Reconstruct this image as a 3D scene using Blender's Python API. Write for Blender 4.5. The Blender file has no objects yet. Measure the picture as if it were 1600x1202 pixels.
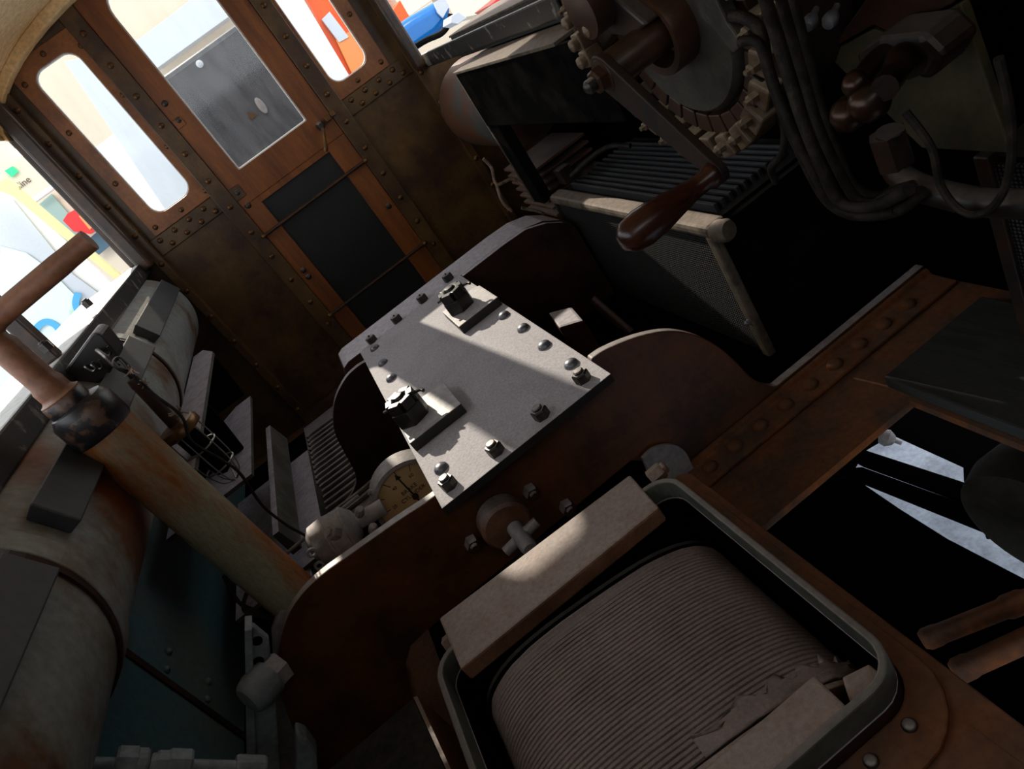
import bpy, bmesh, math, random
from mathutils import Vector, Matrix
random.seed(7)
C = bpy.context.scene.collection
PI = math.pi
# ------------------------------------------------------------------ camera frame (camera stands at the world origin)
RX = Vector((0.7822809, -0.3325238, -0.5266071)); RY = Vector((-0.6182485, -0.3125158, -0.7210777)); RZ = Vector((0.0752025, 0.8897926, -0.4501254))
RZ.normalize(); RX = (RX - RZ*RX.dot(RZ)).normalized(); RY = RZ.cross(RX)
F = 1111.27
def ray(px, py): return RX*((px-800)/F) + RY*((py-601)/F) + RZ
def W(px, py, ax, val):
    d = ray(px, py); i = 'XYZ'.index(ax); return d*(val/d[i])
def Ws(pts, ax, val): return [W(p[0], p[1], ax, val) for p in pts]

# ------------------------------------------------------------------ materials
def srgb(c):
    return tuple(((v/255)/12.92 if v/255 <= .04045 else ((v/255+.055)/1.055)**2.4) for v in c) + (1,)
MATS = {}
def mat(name, base, spot=None, scale=6, lo=.45, hi=.6, rough=.6, metal=0.0, dust=None, damt=.8, bump=.15, bscale=60, stretch=None, dlo=.45, dhi=.85, dn=.55, spec=None):
    """base/spot/dust in sRGB 0-255; spot is a blotchy second colour, dust settles on the faces that look up"""
    m = bpy.data.materials.new(name); m.use_nodes = True; MATS[name] = m
    nt = m.node_tree; N = nt.nodes; L = nt.links
    b = N['Principled BSDF']; b.inputs['Roughness'].default_value = rough; b.inputs['Metallic'].default_value = metal
    tc = N.new('ShaderNodeTexCoord'); src = tc.outputs['Object']
    if stretch:
        mp = N.new('ShaderNodeMapping'); mp.inputs['Scale'].default_value = stretch; L.new(src, mp.inputs[0]); src = mp.outputs[0]
    def noise(s, d=6, r=.6):
        n = N.new('ShaderNodeTexNoise'); n.inputs['Scale'].default_value = s; n.inputs['Detail'].default_value = d; n.inputs['Roughness'].default_value = r
        L.new(src, n.inputs['Vector']); return n.outputs['Fac']
    def rng(o, a, c, x=0., y=1.):
        r = N.new('ShaderNodeMapRange'); r.inputs[1].default_value = a; r.inputs[2].default_value = c; r.inputs[3].default_value = x; r.inputs[4].default_value = y
        L.new(o, r.inputs[0]); return r.outputs[0]
    def mix(f, a, c):
        n = N.new('ShaderNodeMix'); n.data_type = 'RGBA'
        for sck, v in ((n.inputs['Factor'], f), (n.inputs['A'], a), (n.inputs['B'], c)):
            if hasattr(v, 'links'): L.new(v, sck)
            else: sck.default_value = v
        return n.outputs['Result']
    col = srgb(base)
    fine = noise(bscale, 4)
    if spot: col = mix(rng(noise(scale), lo, hi), col, srgb(spot))
    if dust:
        g = N.new('ShaderNodeNewGeometry'); sp = N.new('ShaderNodeSeparateXYZ'); L.new(g.outputs['Normal'], sp.inputs[0])
        f = rng(sp.outputs['Z'], dlo, dhi, 0, damt)
        mm = N.new('ShaderNodeMath'); mm.operation = 'MULTIPLY'; L.new(f, mm.inputs[0]); L.new(rng(noise(scale*1.7), .25, .55, dn, 1), mm.inputs[1])
        col = mix(mm.outputs[0], col, srgb(dust))
    # fine grain of dirt
    hs = N.new('ShaderNodeHueSaturation'); L.new(rng(fine, .3, .7, *((.78, 1.18) if bump else (.97, 1.03))), hs.inputs['Value'])
    if hasattr(col, 'links'): L.new(col, hs.inputs['Color'])
    else: hs.inputs['Color'].default_value = col
    if spec is not None: b.inputs['Specular IOR Level'].default_value = spec
    L.new(hs.outputs[0], b.inputs['Base Color'])
    if bump:
        bp = N.new('ShaderNodeBump'); bp.inputs['Strength'].default_value = bump; bp.inputs['Distance'].default_value = .004
        L.new(fine, bp.inputs['Height']); L.new(bp.outputs[0], b.inputs['Normal'])
    return m
LIL = (152, 146, 150)
M_plate = mat('dusty_light_steel', (34, 31, 31), (44, 38, 34), 5, .4, .65, rough=.7, spec=.25, bump=.25, bscale=160, dust=(162, 159, 165), damt=1, dn=.86, dlo=.55, dhi=.9)
M_rust = mat('brown_rusted_paint', (100, 56, 22), (52, 29, 14), 5, .4, .62, rough=.5, dust=(165, 158, 158), damt=.95, bump=.25)
M_rustd = mat('dark_rusted_plate', (60, 35, 22), (34, 23, 19), 5, .4, .62, rough=.7, dust=(178, 174, 182), damt=1, dn=.92, spec=.2)
M_floor = mat('rusted_floor', (118, 68, 30), (68, 50, 40), 7, .42, .62, rough=.75, spec=.2, dust=(104, 84, 72), damt=.45)
M_wall = mat('olive_brown_paint', (96, 70, 32), (58, 35, 20), 4, .38, .62, rough=.42, bump=.3, bscale=40)
M_frame = mat('brown_window_frame', (150, 92, 48), (102, 60, 34), 6, .42, .7, rough=.45)
M_door = mat('red_brown_door_wood', (134, 76, 30), (96, 52, 22), 3, .4, .7, rough=.42, stretch=(8, 8, 1), bump=.1)
M_panel = mat('black_door_panel', (20, 20, 20), (28, 28, 28), 3, rough=.5)
M_iron = mat('dark_iron', (38, 34, 32), (58, 40, 28), 9, .45, .65, rough=.42, metal=.25, dust=(120, 112, 108), damt=.55)
M_bolt = mat('oily_bolt_steel', (40, 37, 35), (58, 52, 47), 30, rough=.4, metal=.3, dust=(165, 158, 155), damt=.8, dlo=.6)
M_nut = mat('greasy_black_nut', (24, 22, 21), (34, 31, 29), 20, rough=.35, bump=.1)
M_rivet = mat('worn_steel_rivet', (120, 122, 130), (96, 98, 106), 40, rough=.4, metal=.45, bump=0)
M_brass = mat('old_brass_rivet', (120, 84, 40), (80, 54, 30), 30, rough=.35, metal=.5)
M_black = mat('black_paint', (15, 15, 15), (25, 23, 21), 7, rough=.75, dust=(80, 78, 76), damt=.5, spec=0)
M_void = mat('flat_black_shade', (7, 7, 7), None, rough=1, bump=0)  # flat black for the beams; on rear floor and right wall, painted shade
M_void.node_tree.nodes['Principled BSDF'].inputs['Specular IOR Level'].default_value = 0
M_bronze = mat('dark_bronze', (58, 38, 26), (40, 30, 24), 12, rough=.3, metal=.6)
M_board = mat('worn_dark_plank', (46, 47, 45), (34, 35, 34), 6, rough=.8, stretch=(8, 1, 8))
M_slate = mat('slate_board', (52, 54, 57), (36, 38, 40), 6, .4, .65, rough=.55, dust=(120, 118, 120), damt=.5)
M_tank = mat('grey_tank_paint', (138, 141, 136), (104, 70, 42), 4.5, .5, .66, rough=.5, bump=.4, bscale=45, dust=(126, 124, 122), damt=.5)
M_column = mat('rust_streaked_column', (140, 134, 110), (146, 82, 30), 2.2, .42, .56, rough=.5, bump=.3, bscale=50, stretch=(3, 3, 1))
M_chip = mat('black_chipped_paint', (34, 33, 36), (96, 70, 56), 14, .52, .56, rough=.35)
M_hand = mat('brown_bronze_handle', (140, 92, 66), (120, 76, 52), 8, rough=.5, dust=(160, 138, 120), damt=.4)
M_teal = mat('teal_wall_paint', (70, 98, 100), (92, 98, 88), 3.2, .42, .68, rough=.45)
M_grey = mat('grey_dusty_metal', (128, 124, 124), (150, 144, 140), 9, rough=.6, dust=(160, 154, 154), damt=.7)
M_bluegrey = mat('blue_grey_metal', (128, 138, 142), (104, 110, 112), 9, rough=.55, dust=(150, 156, 162), damt=.6)
M_shelf = mat('lilac_dusted_board', (86, 82, 72), (62, 58, 50), 8, rough=.7, dust=(172, 164, 174), damt=1)
M_coil = mat('dusty_cable_winding', (118, 104, 98), (84, 70, 62), 7, .4, .65, rough=.7, bump=.2, bscale=200, dust=(136, 124, 122), damt=.6, dlo=.1)
M_bar = mat('dusty_rusted_bar', (124, 88, 66), (96, 60, 40), 6, .45, .6, rough=.6, dust=(142, 128, 122), damt=.95, bump=.25, bscale=120)
M_rim = mat('grey_green_rim', (88, 92, 84), (70, 72, 66), 9, rough=.5, dust=(120, 112, 108), damt=.7)
M_cream = mat('cream_ceiling_paint', (242, 206, 152), (224, 182, 124), 3, rough=.5)
M_dust = mat('pale_dusty_edge', (100, 90, 78), (70, 62, 54), 10, rough=.8, spec=.2, dust=(138, 126, 118), damt=.9)
M_pad = mat('dusty_lit_topped_iron', (34, 31, 30), None, rough=.5, dust=(166, 162, 164), damt=1, dlo=.3, dhi=.7)  # pale upward faces: dust on the pads, painted light on the hook box
M_copper = mat('worn_copper_brown', (70, 45, 31), (44, 33, 27), 8, .45, .65, rough=.4, metal=.2)
M_arm = mat('dark_crank_steel', (32, 29, 28), (46, 34, 27), 9, rough=.5, spec=.25)
M_tankr = mat('rusty_tank_end', (92, 56, 34), (70, 72, 66), 4, .46, .56, rough=.6)
M_wood = mat('dark_polished_wood', (60, 30, 19), (36, 19, 13), 6, rough=.25, stretch=(1, 6, 6), bump=.05)
M_ctrl = mat('controller_plate', (66, 62, 54), (44, 40, 37), 12, .42, .62, rough=.55, bump=.35, bscale=80)
M_seg = mat('copper_segment', (108, 90, 70), (84, 62, 44), 12, rough=.5, dust=(190, 176, 150), damt=.8)
M_cable = mat('black_cloth_cable', (34, 31, 29), (52, 46, 40), 30, rough=.6, bump=.5, bscale=150)
for q_ in (M_cable,): q_.node_tree.nodes['Principled BSDF'].inputs['Specular IOR Level'].default_value = .15
M_khaki = mat('khaki_backing_plate', (74, 68, 46), (52, 46, 36), 6, rough=.6)
M_wire = mat('galvanised_wire', (140, 142, 142), None, rough=.4, metal=.6, bump=0)
M_rope = mat('frayed_cotton', (150, 128, 112), (110, 90, 76), 40, rough=.9, bump=.6)
M_dial = mat('yellowed_dial', (214, 180, 130), (196, 160, 112), 8, rough=.5, bump=0)
M_ink = mat('dial_ink', (46, 36, 26), None, rough=.6, bump=0)
M_sill = mat('chipped_black_sill', (33, 32, 31), (110, 106, 100), 16, .58, .64, rough=.5, dust=(205, 203, 200), damt=.8)
M_mull = mat('worn_blue_black_mullion', (52, 40, 34), (74, 50, 32), 12, rough=.4)
# a rust stain runs round the tank beside its strap
nt_k = M_tank.node_tree; hs_k = [n for n in nt_k.nodes if n.type == 'HUE_SAT'][0]; src_k = hs_k.inputs['Color'].links[0].from_socket
tc_k = nt_k.nodes.new('ShaderNodeTexCoord'); sp_k = nt_k.nodes.new('ShaderNodeSeparateXYZ'); nt_k.links.new(tc_k.outputs['Object'], sp_k.inputs[0])
no_k = nt_k.nodes.new('ShaderNodeTexNoise'); no_k.inputs['Scale'].default_value = 7; nt_k.links.new(tc_k.outputs['Object'], no_k.inputs['Vector'])
def mk(op, a, c, clamp=False):
    n = nt_k.nodes.new('ShaderNodeMath'); n.operation = op; n.use_clamp = clamp
    for i, v in enumerate((a, c)):
        if hasattr(v, 'links'): nt_k.links.new(v, n.inputs[i])
        else: n.inputs[i].default_value = v
    return n.outputs[0]
band = mk('SUBTRACT', 1, mk('DIVIDE', mk('ABSOLUTE', mk('ADD', sp_k.outputs['Y'], .52), 0), .13), True)
fac_k = mk('MULTIPLY', mk('MULTIPLY', band, no_k.outputs[0]), 2.4, True)
mx_k = nt_k.nodes.new('ShaderNodeMix'); mx_k.data_type = 'RGBA'; nt_k.links.new(fac_k, mx_k.inputs['Factor']); nt_k.links.new(src_k, mx_k.inputs['A']); mx_k.inputs['B'].default_value = srgb((128, 68, 26)); nt_k.links.new(mx_k.outputs['Result'], hs_k.inputs['Color'])
# outside
M_hall = mat('hall_white', (232, 226, 214), (226, 222, 216), 1, rough=.8, bump=0)
M_hallb = mat('hall_beige', (222, 208, 186), None, rough=.8, bump=0)
M_white = mat('exhibit_white', (236, 236, 234), None, rough=.5, bump=0)
M_busc = mat('cream_bus_paint', (240, 230, 204), None, rough=.4, bump=0)
M_lgrey = mat('exhibit_light_grey', (206, 213, 221), None, rough=.5, bump=0)
M_orange = mat('orange_coach_paint', (238, 92, 22), None, rough=.35, bump=0)
M_peach = mat('pale_orange_paint', (246, 150, 84), None, rough=.35, bump=0)
M_blue = mat('blue_car_paint', (24, 112, 190), (40, 130, 205), 2, rough=.18, bump=0)
M_red = mat('red_paint', (214, 36, 38), None, rough=.35, bump=0)
M_yellow = mat('pale_yellow_paint', (240, 232, 165), None, rough=.5, bump=0)
M_slateb = mat('slate_blue_skirting', (66, 98, 116), None, rough=.5, bump=0)
M_river = mat('map_blue_river', (84, 174, 226), None, rough=.6, bump=0)
M_map = mat('map_print', (222, 238, 234), (190, 222, 200), 4, .58, .62, rough=.6, bump=0)
M_dgrey = mat('dark_grey_loco_end', (74, 76, 80), (54, 56, 60), 5, .4, .65, rough=.5, stretch=(4, 1, 1), bump=0)
M_paving = mat('stone_paving', (150, 158, 172), (120, 126, 138), 6, .42, .62, rough=.7)
M_tyre = mat('olive_grease', (34, 32, 25), (26, 24, 21), 8, rough=.8, spec=.08)
M_green = mat('green_tile', (150, 178, 168), None, rough=.6, bump=0)

def emit_mat(name, col, s):
    m = bpy.data.materials.new(name); m.use_nodes = True
    b = m.node_tree.nodes['Principled BSDF']; b.inputs['Base Color'].default_value = srgb(col)
    b.inputs['Emission Color'].default_value = srgb(col); b.inputs['Emission Strength'].default_value = s
    return m
M_lamp = emit_mat('spotlight_lens', (255, 246, 226), 4)
M_exit = emit_mat('lit_green_sign', (40, 190, 120), .8)
def glass_mat():
    m = bpy.data.materials.new('window_glass'); m.use_nodes = True; nt = m.node_tree; N = nt.nodes; L = nt.links
    N.remove(N['Principled BSDF']); out = N['Material Output']
    t = N.new('ShaderNodeBsdfTransparent'); t.inputs[0].default_value = (.97, .98, .98, 1)
    g = N.new('ShaderNodeBsdfGlossy'); g.inputs['Roughness'].default_value = .08
    d = N.new('ShaderNodeBsdfDiffuse'); d.inputs[0].default_value = (.8, .8, .78, 1)
    tc = N.new('ShaderNodeTexCoord'); mp = N.new('ShaderNodeMapping'); mp.inputs['Scale'].default_value = (9, 9, 2.5); L.new(tc.outputs['Object'], mp.inputs[0])
    no = N.new('ShaderNodeTexNoise'); no.inputs['Scale'].default_value = 1.6; no.inputs['Detail'].default_value = 6; L.new(mp.outputs[0], no.inputs['Vector'])
    mr = N.new('ShaderNodeMapRange'); mr.inputs[1].default_value = .4; mr.inputs[2].default_value = .8; mr.inputs[3].default_value = .0; mr.inputs[4].default_value = .06; L.new(no.outputs[0], mr.inputs[0])
    m1 = N.new('ShaderNodeMixShader'); L.new(mr.outputs[0], m1.inputs[0]); L.new(t.outputs[0], m1.inputs[1]); L.new(d.outputs[0], m1.inputs[2])
    m2 = N.new('ShaderNodeMixShader'); m2.inputs[0].default_value = .03; L.new(m1.outputs[0], m2.inputs[1]); L.new(g.outputs[0], m2.inputs[2])
    L.new(m2.outputs[0], out.inputs[0]); return m
M_glass = glass_mat()
def mesh_mat():
    """woven wire cloth: a fine grid of light wires over a dark ground, with relief"""
    m = bpy.data.materials.new('woven_wire_cloth'); m.use_nodes = True; nt = m.node_tree; N = nt.nodes; L = nt.links
    b = N['Principled BSDF']; b.inputs['Roughness'].default_value = .6; b.inputs['Specular IOR Level'].default_value = .04
    tc = N.new('ShaderNodeTexCoord'); sp = N.new('ShaderNodeSeparateXYZ'); L.new(tc.outputs['Object'], sp.inputs[0])
    def M(op, a, c=None):
        n = N.new('ShaderNodeMath'); n.operation = op
        for i, v in enumerate((a, c)):
            if v is None: continue
            if hasattr(v, 'links'): L.new(v, n.inputs[i])
            else: n.inputs[i].default_value = v
        return n.outputs[0]
    def wires(o): return M('ABSOLUTE', M('SINE', M('MULTIPLY', o, PI/.0085)))
    w = M('MAXIMUM', wires(sp.outputs['Y']), wires(sp.outputs['Z']))
    h = M('MULTIPLY', wires(sp.outputs['Y']), wires(sp.outputs['Z']))
    mr = N.new('ShaderNodeMapRange'); mr.inputs[1].default_value = .15; mr.inputs[2].default_value = .75; L.new(h, mr.inputs[0])
    mx = N.new('ShaderNodeMix'); mx.data_type = 'RGBA'; L.new(mr.outputs[0], mx.inputs['Factor']); mx.inputs['A'].default_value = srgb((11, 12, 14)); mx.inputs['B'].default_value = srgb((72, 71, 70))
    L.new(mx.outputs['Result'], b.inputs['Base Color'])
    bp = N.new('ShaderNodeBump'); bp.inputs['Strength'].default_value = .8; bp.inputs['Distance'].default_value = .004; L.new(h, bp.inputs['Height']); L.new(bp.outputs[0], b.inputs['Normal'])
    return m
M_mesh = mesh_mat()

# ------------------------------------------------------------------ mesh helpers
def box(bm, lo, hi):
    vs = [bm.verts.new((x, y, z)) for x in (lo[0], hi[0]) for y in (lo[1], hi[1]) for z in (lo[2], hi[2])]
    for f in ((0,1,3,2),(4,6,7,5),(0,4,5,1),(2,3,7,6),(0,2,6,4),(1,5,7,3)): bm.faces.new([vs[i] for i in f])
def prism(bm, pts, vec):
    """a closed outline pushed along vec"""
    a = [bm.verts.new(p) for p in pts]; c = [bm.verts.new(Vector(p)+Vector(vec)) for p in pts]; n = len(pts)
    bm.faces.new(a); bm.faces.new(c[::-1])
    for i in range(n): bm.faces.new((a[i], c[i], c[(i+1) % n], a[(i+1) % n]))
def ring_prism(bm, outer, inner, vec):
    """a plate between two outlines with the same number of points"""
    n = len(outer); v = Vector(vec)
    o1 = [bm.verts.new(p) for p in outer]; i1 = [bm.verts.new(p) for p in inner]
    o2 = [bm.verts.new(Vector(p)+v) for p in outer]; i2 = [bm.verts.new(Vector(p)+v) for p in inner]
    for k in range(n):
        j = (k+1) % n
        bm.faces.new((o1[k], o1[j], i1[j], i1[k])); bm.faces.new((o2[k], i2[k], i2[j], o2[j]))
        bm.faces.new((o1[k], o2[k], o2[j], o1[j])); bm.faces.new((i1[k], i1[j], i2[j], i2[k]))
def frame_of(axis):
    a = Vector(axis).normalized(); u = a.orthogonal().normalized(); return u, a.cross(u), a
def lathe(bm, prof, origin, axis, seg=24, cap=True):
    """profile of (radius, height) turned about an axis"""
    u, v, a = frame_of(axis); o = Vector(origin); rows = []
    for r, h in prof:
        if r < 1e-6: rows.append([bm.verts.new(o + a*h)])
        else: rows.append([bm.verts.new(o + a*h + (u*math.cos(t)+v*math.sin(t))*r) for t in [2*PI*k/seg for k in range(seg)]])
    for A, B in zip(rows, rows[1:]):
        for k in range(seg):
            j = (k+1) % seg
            if len(A) == 1 and len(B) == 1: continue
            if len(A) == 1: bm.faces.new((A[0], B[k], B[j]))
            elif len(B) == 1: bm.faces.new((A[k], B[0], A[j]))
            else: bm.faces.new((A[k], B[k], B[j], A[j]))
    for R, fl in ((rows[0], 1), (rows[-1], 0)):
        if len(R) > 2 and cap: bm.faces.new(R[::-1] if not fl else R)
def tube(bm, pts, r, seg=10, close=False):
    pts = [Vector(p) for p in pts]; n = len(pts); rs = r if isinstance(r, (list, tuple)) else [r]*n
    rows = []; u = None
    for i, p in enumerate(pts):
        if close: t = pts[(i+1) % n]-pts[i-1]
        else: t = pts[min(i+1, n-1)]-pts[max(i-1, 0)]
        t.normalize()
        if u is None: u = t.orthogonal().normalized()
        u = (u - t*u.dot(t)).normalized(); v = t.cross(u)
        rows.append([bm.verts.new(p+(u*math.cos(2*PI*k/seg)+v*math.sin(2*PI*k/seg))*rs[i]) for k in range(seg)])
    pairs = list(zip(rows, rows[1:])) + ([(rows[-1], rows[0])] if close else [])
    for A, B in pairs:
        for k in range(seg): bm.faces.new((A[k], A[(k+1) % seg], B[(k+1) % seg], B[k]))
    if not close: bm.faces.new(rows[0][::-1]); bm.faces.new(rows[-1])
def smoothpath(pts, n=8):
    P = [Vector(p) for p in pts]; out = []
    for i in range(len(P)-1):
        p0, p1, p2, p3 = P[max(i-1, 0)], P[i], P[i+1], P[min(i+2, len(P)-1)]
        for k in range(n):
            t = k/n; out.append(.5*((2*p1)+(p2-p0)*t+(2*p0-5*p1+4*p2-p3)*t*t+(3*p1-p0-3*p2+p3)*t**3))
    out.append(P[-1]); return out
def rrect(x0, x1, z0, z1, r, n=6, rs=None):
    """outline of a rectangle with rounded corners as (x, z), counter-clockwise from the lower right"""
    rs = rs or [r]*4; out = []
    for (cx, cz, a0), q in zip(((x1, z0, -90), (x1, z1, 0), (x0, z1, 90), (x0, z0, 180)), rs):
        sx = -1 if cx == x1 else 1; sz = 1 if cz == z0 else -1
        for k in range(n+1):
            a = math.radians(a0+90*k/n); out.append((cx+sx*q+q*math.cos(a), cz+sz*q+q*math.sin(a)))
    return out
def wloc(o):
    v = Vector((0, 0, 0))
    while o is not None: v += o.location; o = o.parent
    return v
def obj(name, bm, m, parent=None, bevel=0, smooth=False, seg=2):
    bmesh.ops.recalc_face_normals(bm, faces=bm.faces[:])
    if parent is not None: off = wloc(parent)
    else:
        xs = [v.co for v in bm.verts]
        off = Vector(((min(c.x for c in xs)+max(c.x for c in xs))/2, (min(c.y for c in xs)+max(c.y for c in xs))/2, min(c.z for c in xs)))
    org = off.copy()
    for v in bm.verts: v.co -= org
    me = bpy.data.meshes.new(name); bm.to_mesh(me); bm.free(); me.materials.append(m)
    if smooth:
        me.polygons.foreach_set('use_smooth', [True]*len(me.polygons))
        try: me.set_sharp_from_angle(angle=math.radians(40))
        except Exception: pass
    o = bpy.data.objects.new(name, me); C.objects.link(o)
    if parent is not None: o.parent = parent
    else: o.location = off
    if bevel:
        b = o.modifiers.new('bevel', 'BEVEL'); b.width = bevel; b.segments = seg; b.limit_method = 'ANGLE'; b.angle_limit = math.radians(35)
    return o
def tag(o, label, cat, group=None):
    o['label'] = label; o['category'] = cat
    if group: o['group'] = group
    return o
def thing(name, label, cat, loc, group=None):
    o = bpy.data.objects.new(name, None); C.objects.link(o); o.location = loc; o.empty_display_size = .05
    return tag(o, label, cat, group)
def struct(o):
    o['kind'] = 'structure'; return o
def NB(): return bmesh.new()
def bx(name, lo, hi, m, parent=None, bevel=0):
    bm = NB(); box(bm, lo, hi); return obj(name, bm, m, parent, bevel)
def pz(name, pts, ax, val, depth, m, parent=None, bevel=0):
    """outline seen on the plane ax = val, given real thickness along that axis"""
    bm = NB(); v = [0, 0, 0]; v['XYZ'.index(ax)] = depth
    prism(bm, Ws(pts, ax, val), v); return obj(name, bm, m, parent, bevel)
def repeat(parent, name, spots, build, m, smooth=True, bevel=0):
    """one mesh built at the origin, then copies of it under the parent"""
    bm = NB(); build(bm); first = None; out = []
    for p in spots:
        p = Vector(p)
        if first is None:
            bmesh.ops.recalc_face_normals(bm, faces=bm.faces[:])
            me = bpy.data.meshes.new(name); bm.to_mesh(me); bm.free(); me.materials.append(m)
            if smooth:
                me.polygons.foreach_set('use_smooth', [True]*len(me.polygons))
                try: me.set_sharp_from_angle(angle=math.radians(40))
                except Exception: pass
            o = bpy.data.objects.new(name, me); first = o
            if bevel:
                b = o.modifiers.new('bevel', 'BEVEL'); b.width = bevel; b.segments = 2; b.limit_method = 'ANGLE'
        else: o = first.copy()
        C.objects.link(o); o.parent = parent; o.location = p - wloc(parent); out.append(o)
    return out
def dome(r, axis, h=.6):
    def f(bm): lathe(bm, [(r, -.002), (r, .001), (r*.9, r*h*.5), (r*.62, r*h*.85), (r*.25, r*h), (0, r*h)], (0, 0, 0), axis, 14)
    return f
def hexbolt(r, h, axis, stub=.5):
    def f(bm):
        lathe(bm, [(r, -.002), (r, h*.85), (r*.88, h)], (0, 0, 0), axis, 6)
        lathe(bm, [(r*stub, h*.9), (r*stub, h*1.18), (r*stub*.8, h*1.28), (0, h*1.3)], (0, 0, 0), axis, 12)
    return f

# ------------------------------------------------------------------ measures of the cab
D = 3.6          # front wall
FL = -1.25       # floor
PT = -.8         # top of the bolted plate
XL, XR = -.72, .87     # window walls
XLL, XRR = -1.075, 1.215 # lower side walls
XC = .07

# ================================================================== SETTING: front wall
wz0, wz1 = -.055, .63
w1 = (-.54, -.335); w2 = (.455, .66); dr = (-.222, .362)
bm = NB()
for x0, x1, z0, z1 in ((XLL, -.26, FL, -.2), (.40, XRR, FL, -.2), (XL-.03, -.26, -.2, wz0-.01), (.40, .85, -.2, wz0-.01), (XL-.03, w1[0]-.01, wz0-.01, 1.2), (w1[1]+.01, -.26, wz0-.01, 1.2), (.40, w2[0]-.01, wz0-.01, 1.2),
                       (w2[1]+.01, .85, wz0-.01, 1.2), (w1[0]-.01, w1[1]+.01, wz1+.01, 1.2), (w2[0]-.01, w2[1]+.01, wz1+.01, 1.2), (-.26, .40, .98, 1.2)):
    box(bm, (x0, D, z0), (x1, D+.02, z1))
wall_f = struct(obj('wall_front', bm, M_wall))
# riveted angle irons of the wall
for nm, lo, hi in (('corner_angle', (-.68, D-.05, FL), (-.64, D, .62)), ('corner_angle', (.80, D-.05, FL), (.84, D, .62)),
                   ('sill_strap', (-.64, D-.012, -.2), (-.262, D, -.118)), ('sill_strap', (.402, D-.012, -.2), (.80, D, -.118)),
                   ('door_post', (-.30, D-.03, FL), (-.2225, D+.012, 1.1)), ('door_post', (.3625, D-.03, FL), (.44, D+.012, 1.1)),
                   ('head_strap', (-.64, D-.012, .66), (-.30, D, .74)), ('head_strap', (.44, D-.012, .66), (.80, D, .74)),
                   ('base_angle', (-.64, D-.05, FL), (-.26, D, FL+.05)), ('base_angle', (.40, D-.05, FL), (.8, D, FL+.05))):
    bx(nm, lo, hi, M_wall, wall_f, .004)
sp = []
for z in [FL+.1+.155*k for k in range(12)]:
    for x in (-.66, .82): sp.append((x, D-.05, z))
for z in [-.9+.14*k for k in range(13)]:
    for x in (-.262, .402): sp.append((x, D-.03, z))
for x in (-.6, -.52, -.44, -.36, .48, .56, .64, .72):
    sp.append((x, D-.012, -.14)); sp.append((x+.035, D-.012, -.178))
repeat(wall_f, 'rivet', sp, dome(.013, (0, -1, 0), .8), M_brass)

def front_window(name, x0, x1):
    root = bpy.data.objects.new(name, None); C.objects.link(root); root.location = ((x0+x1)/2, D, wz0); struct(root)
    m = .062
    inn = rrect(x0, x1, wz0, wz1, .055); cx, cz = (x0+x1)/2, (wz0+wz1)/2
    out = rrect(x0-m, x1+m, wz0-m, wz1+m, .004)
    bm = NB(); ring_prism(bm, [(x, D-.016, z) for x, z in out], [(x, D-.016, z) for x, z in inn], (0, .014, 0))
    obj('window_frame', bm, M_frame, root, .003)
    inn2 = rrect(x0-.007, x1+.007, wz0-.007, wz1+.007, .06); inn3 = rrect(x0+.004, x1-.004, wz0+.004, wz1-.004, .052)
    bm = NB(); ring_prism(bm, [(x, D-.004, z) for x, z in inn2], [(x, D-.004, z) for x, z in inn3], (0, .02, 0)); obj('bright_bead', bm, M_white, root)
    bm = NB(); prism(bm, [(x, D+.006, z) for x, z in inn3], (0, .004, 0)); obj('window_pane', bm, M_glass, root)
    sp = [(x0-m*.55, D-.016, wz0+q) for q in (-.03, .2, .45, .67)] + [(x1+m*.55, D-.016, wz0+q) for q in (-.03, .2, .45, .67)] + [(cx, D-.016, wz0-m*.55), (cx, D-.016, wz1+m*.55)]
    repeat(root, 'rivet', sp, dome(.012, (0, -1, 0), .7), M_brass)
    return root
front_window('window_1', *w1); front_window('window_2', *w2)

# door
door = bpy.data.objects.new('door_1', None); C.objects.link(door); door.location = (XC, D, FL); struct(door)
gx0, gx1, gz0, gz1 = -.125, .258, -.098, .74
bm = NB(); n_out = rrect(dr[0], dr[1], -.99-.26, .97, .003); n_in = rrect(gx0, gx1, gz0, gz1, .01, rs=[.006, .006, .11, .006])
# stiles and rails: an upper ring round the glass, a lower ring round the black panel
up = rrect(dr[0], dr[1], -.235, .97, .003)
ring_prism(bm, [(x, D-.02, z) for x, z in up], [(x, D-.02, z) for x, z in n_in], (0, .035, 0))
obj('upper_frame', bm, M_door, door, .004)
px0, px1, pz0, pz1 = -.135, .255, -1.13, -.262
bm = NB(); ring_prism(bm, [(x, D-.02, z) for x, z in rrect(dr[0], dr[1], FL, -.235, .003)], [(x, D-.02, z) for x, z in rrect(px0, px1, pz0, pz1, .004)], (0, .035, 0))
obj('lower_frame', bm, M_door, door, .003)
bx('black_panel', (px0-.01, D-.004, pz0-.01), (px1+.01, D+.012, pz1+.01), M_panel, door)
bm = NB(); ring_prism(bm, [(x, D-.012, z) for x, z in rrect(gx0-.004, gx1+.004, gz0-.004, gz1+.004, .01, rs=[.006, .006, .113, .006])],
                      [(x, D-.012, z) for x, z in rrect(gx0+.006, gx1-.006, gz0+.006, gz1-.006, .01, rs=[.006, .006, .104, .006])], (0, .02, 0)); obj('bright_bead', bm, M_white, door)
bm = NB(); prism(bm, [(x, D, z) for x, z in rrect(gx0, gx1, gz0, gz1, .01, rs=[.006, .006, .11, .006])], (0, .004, 0)); obj('window_pane', bm, M_glass, door)
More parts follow.
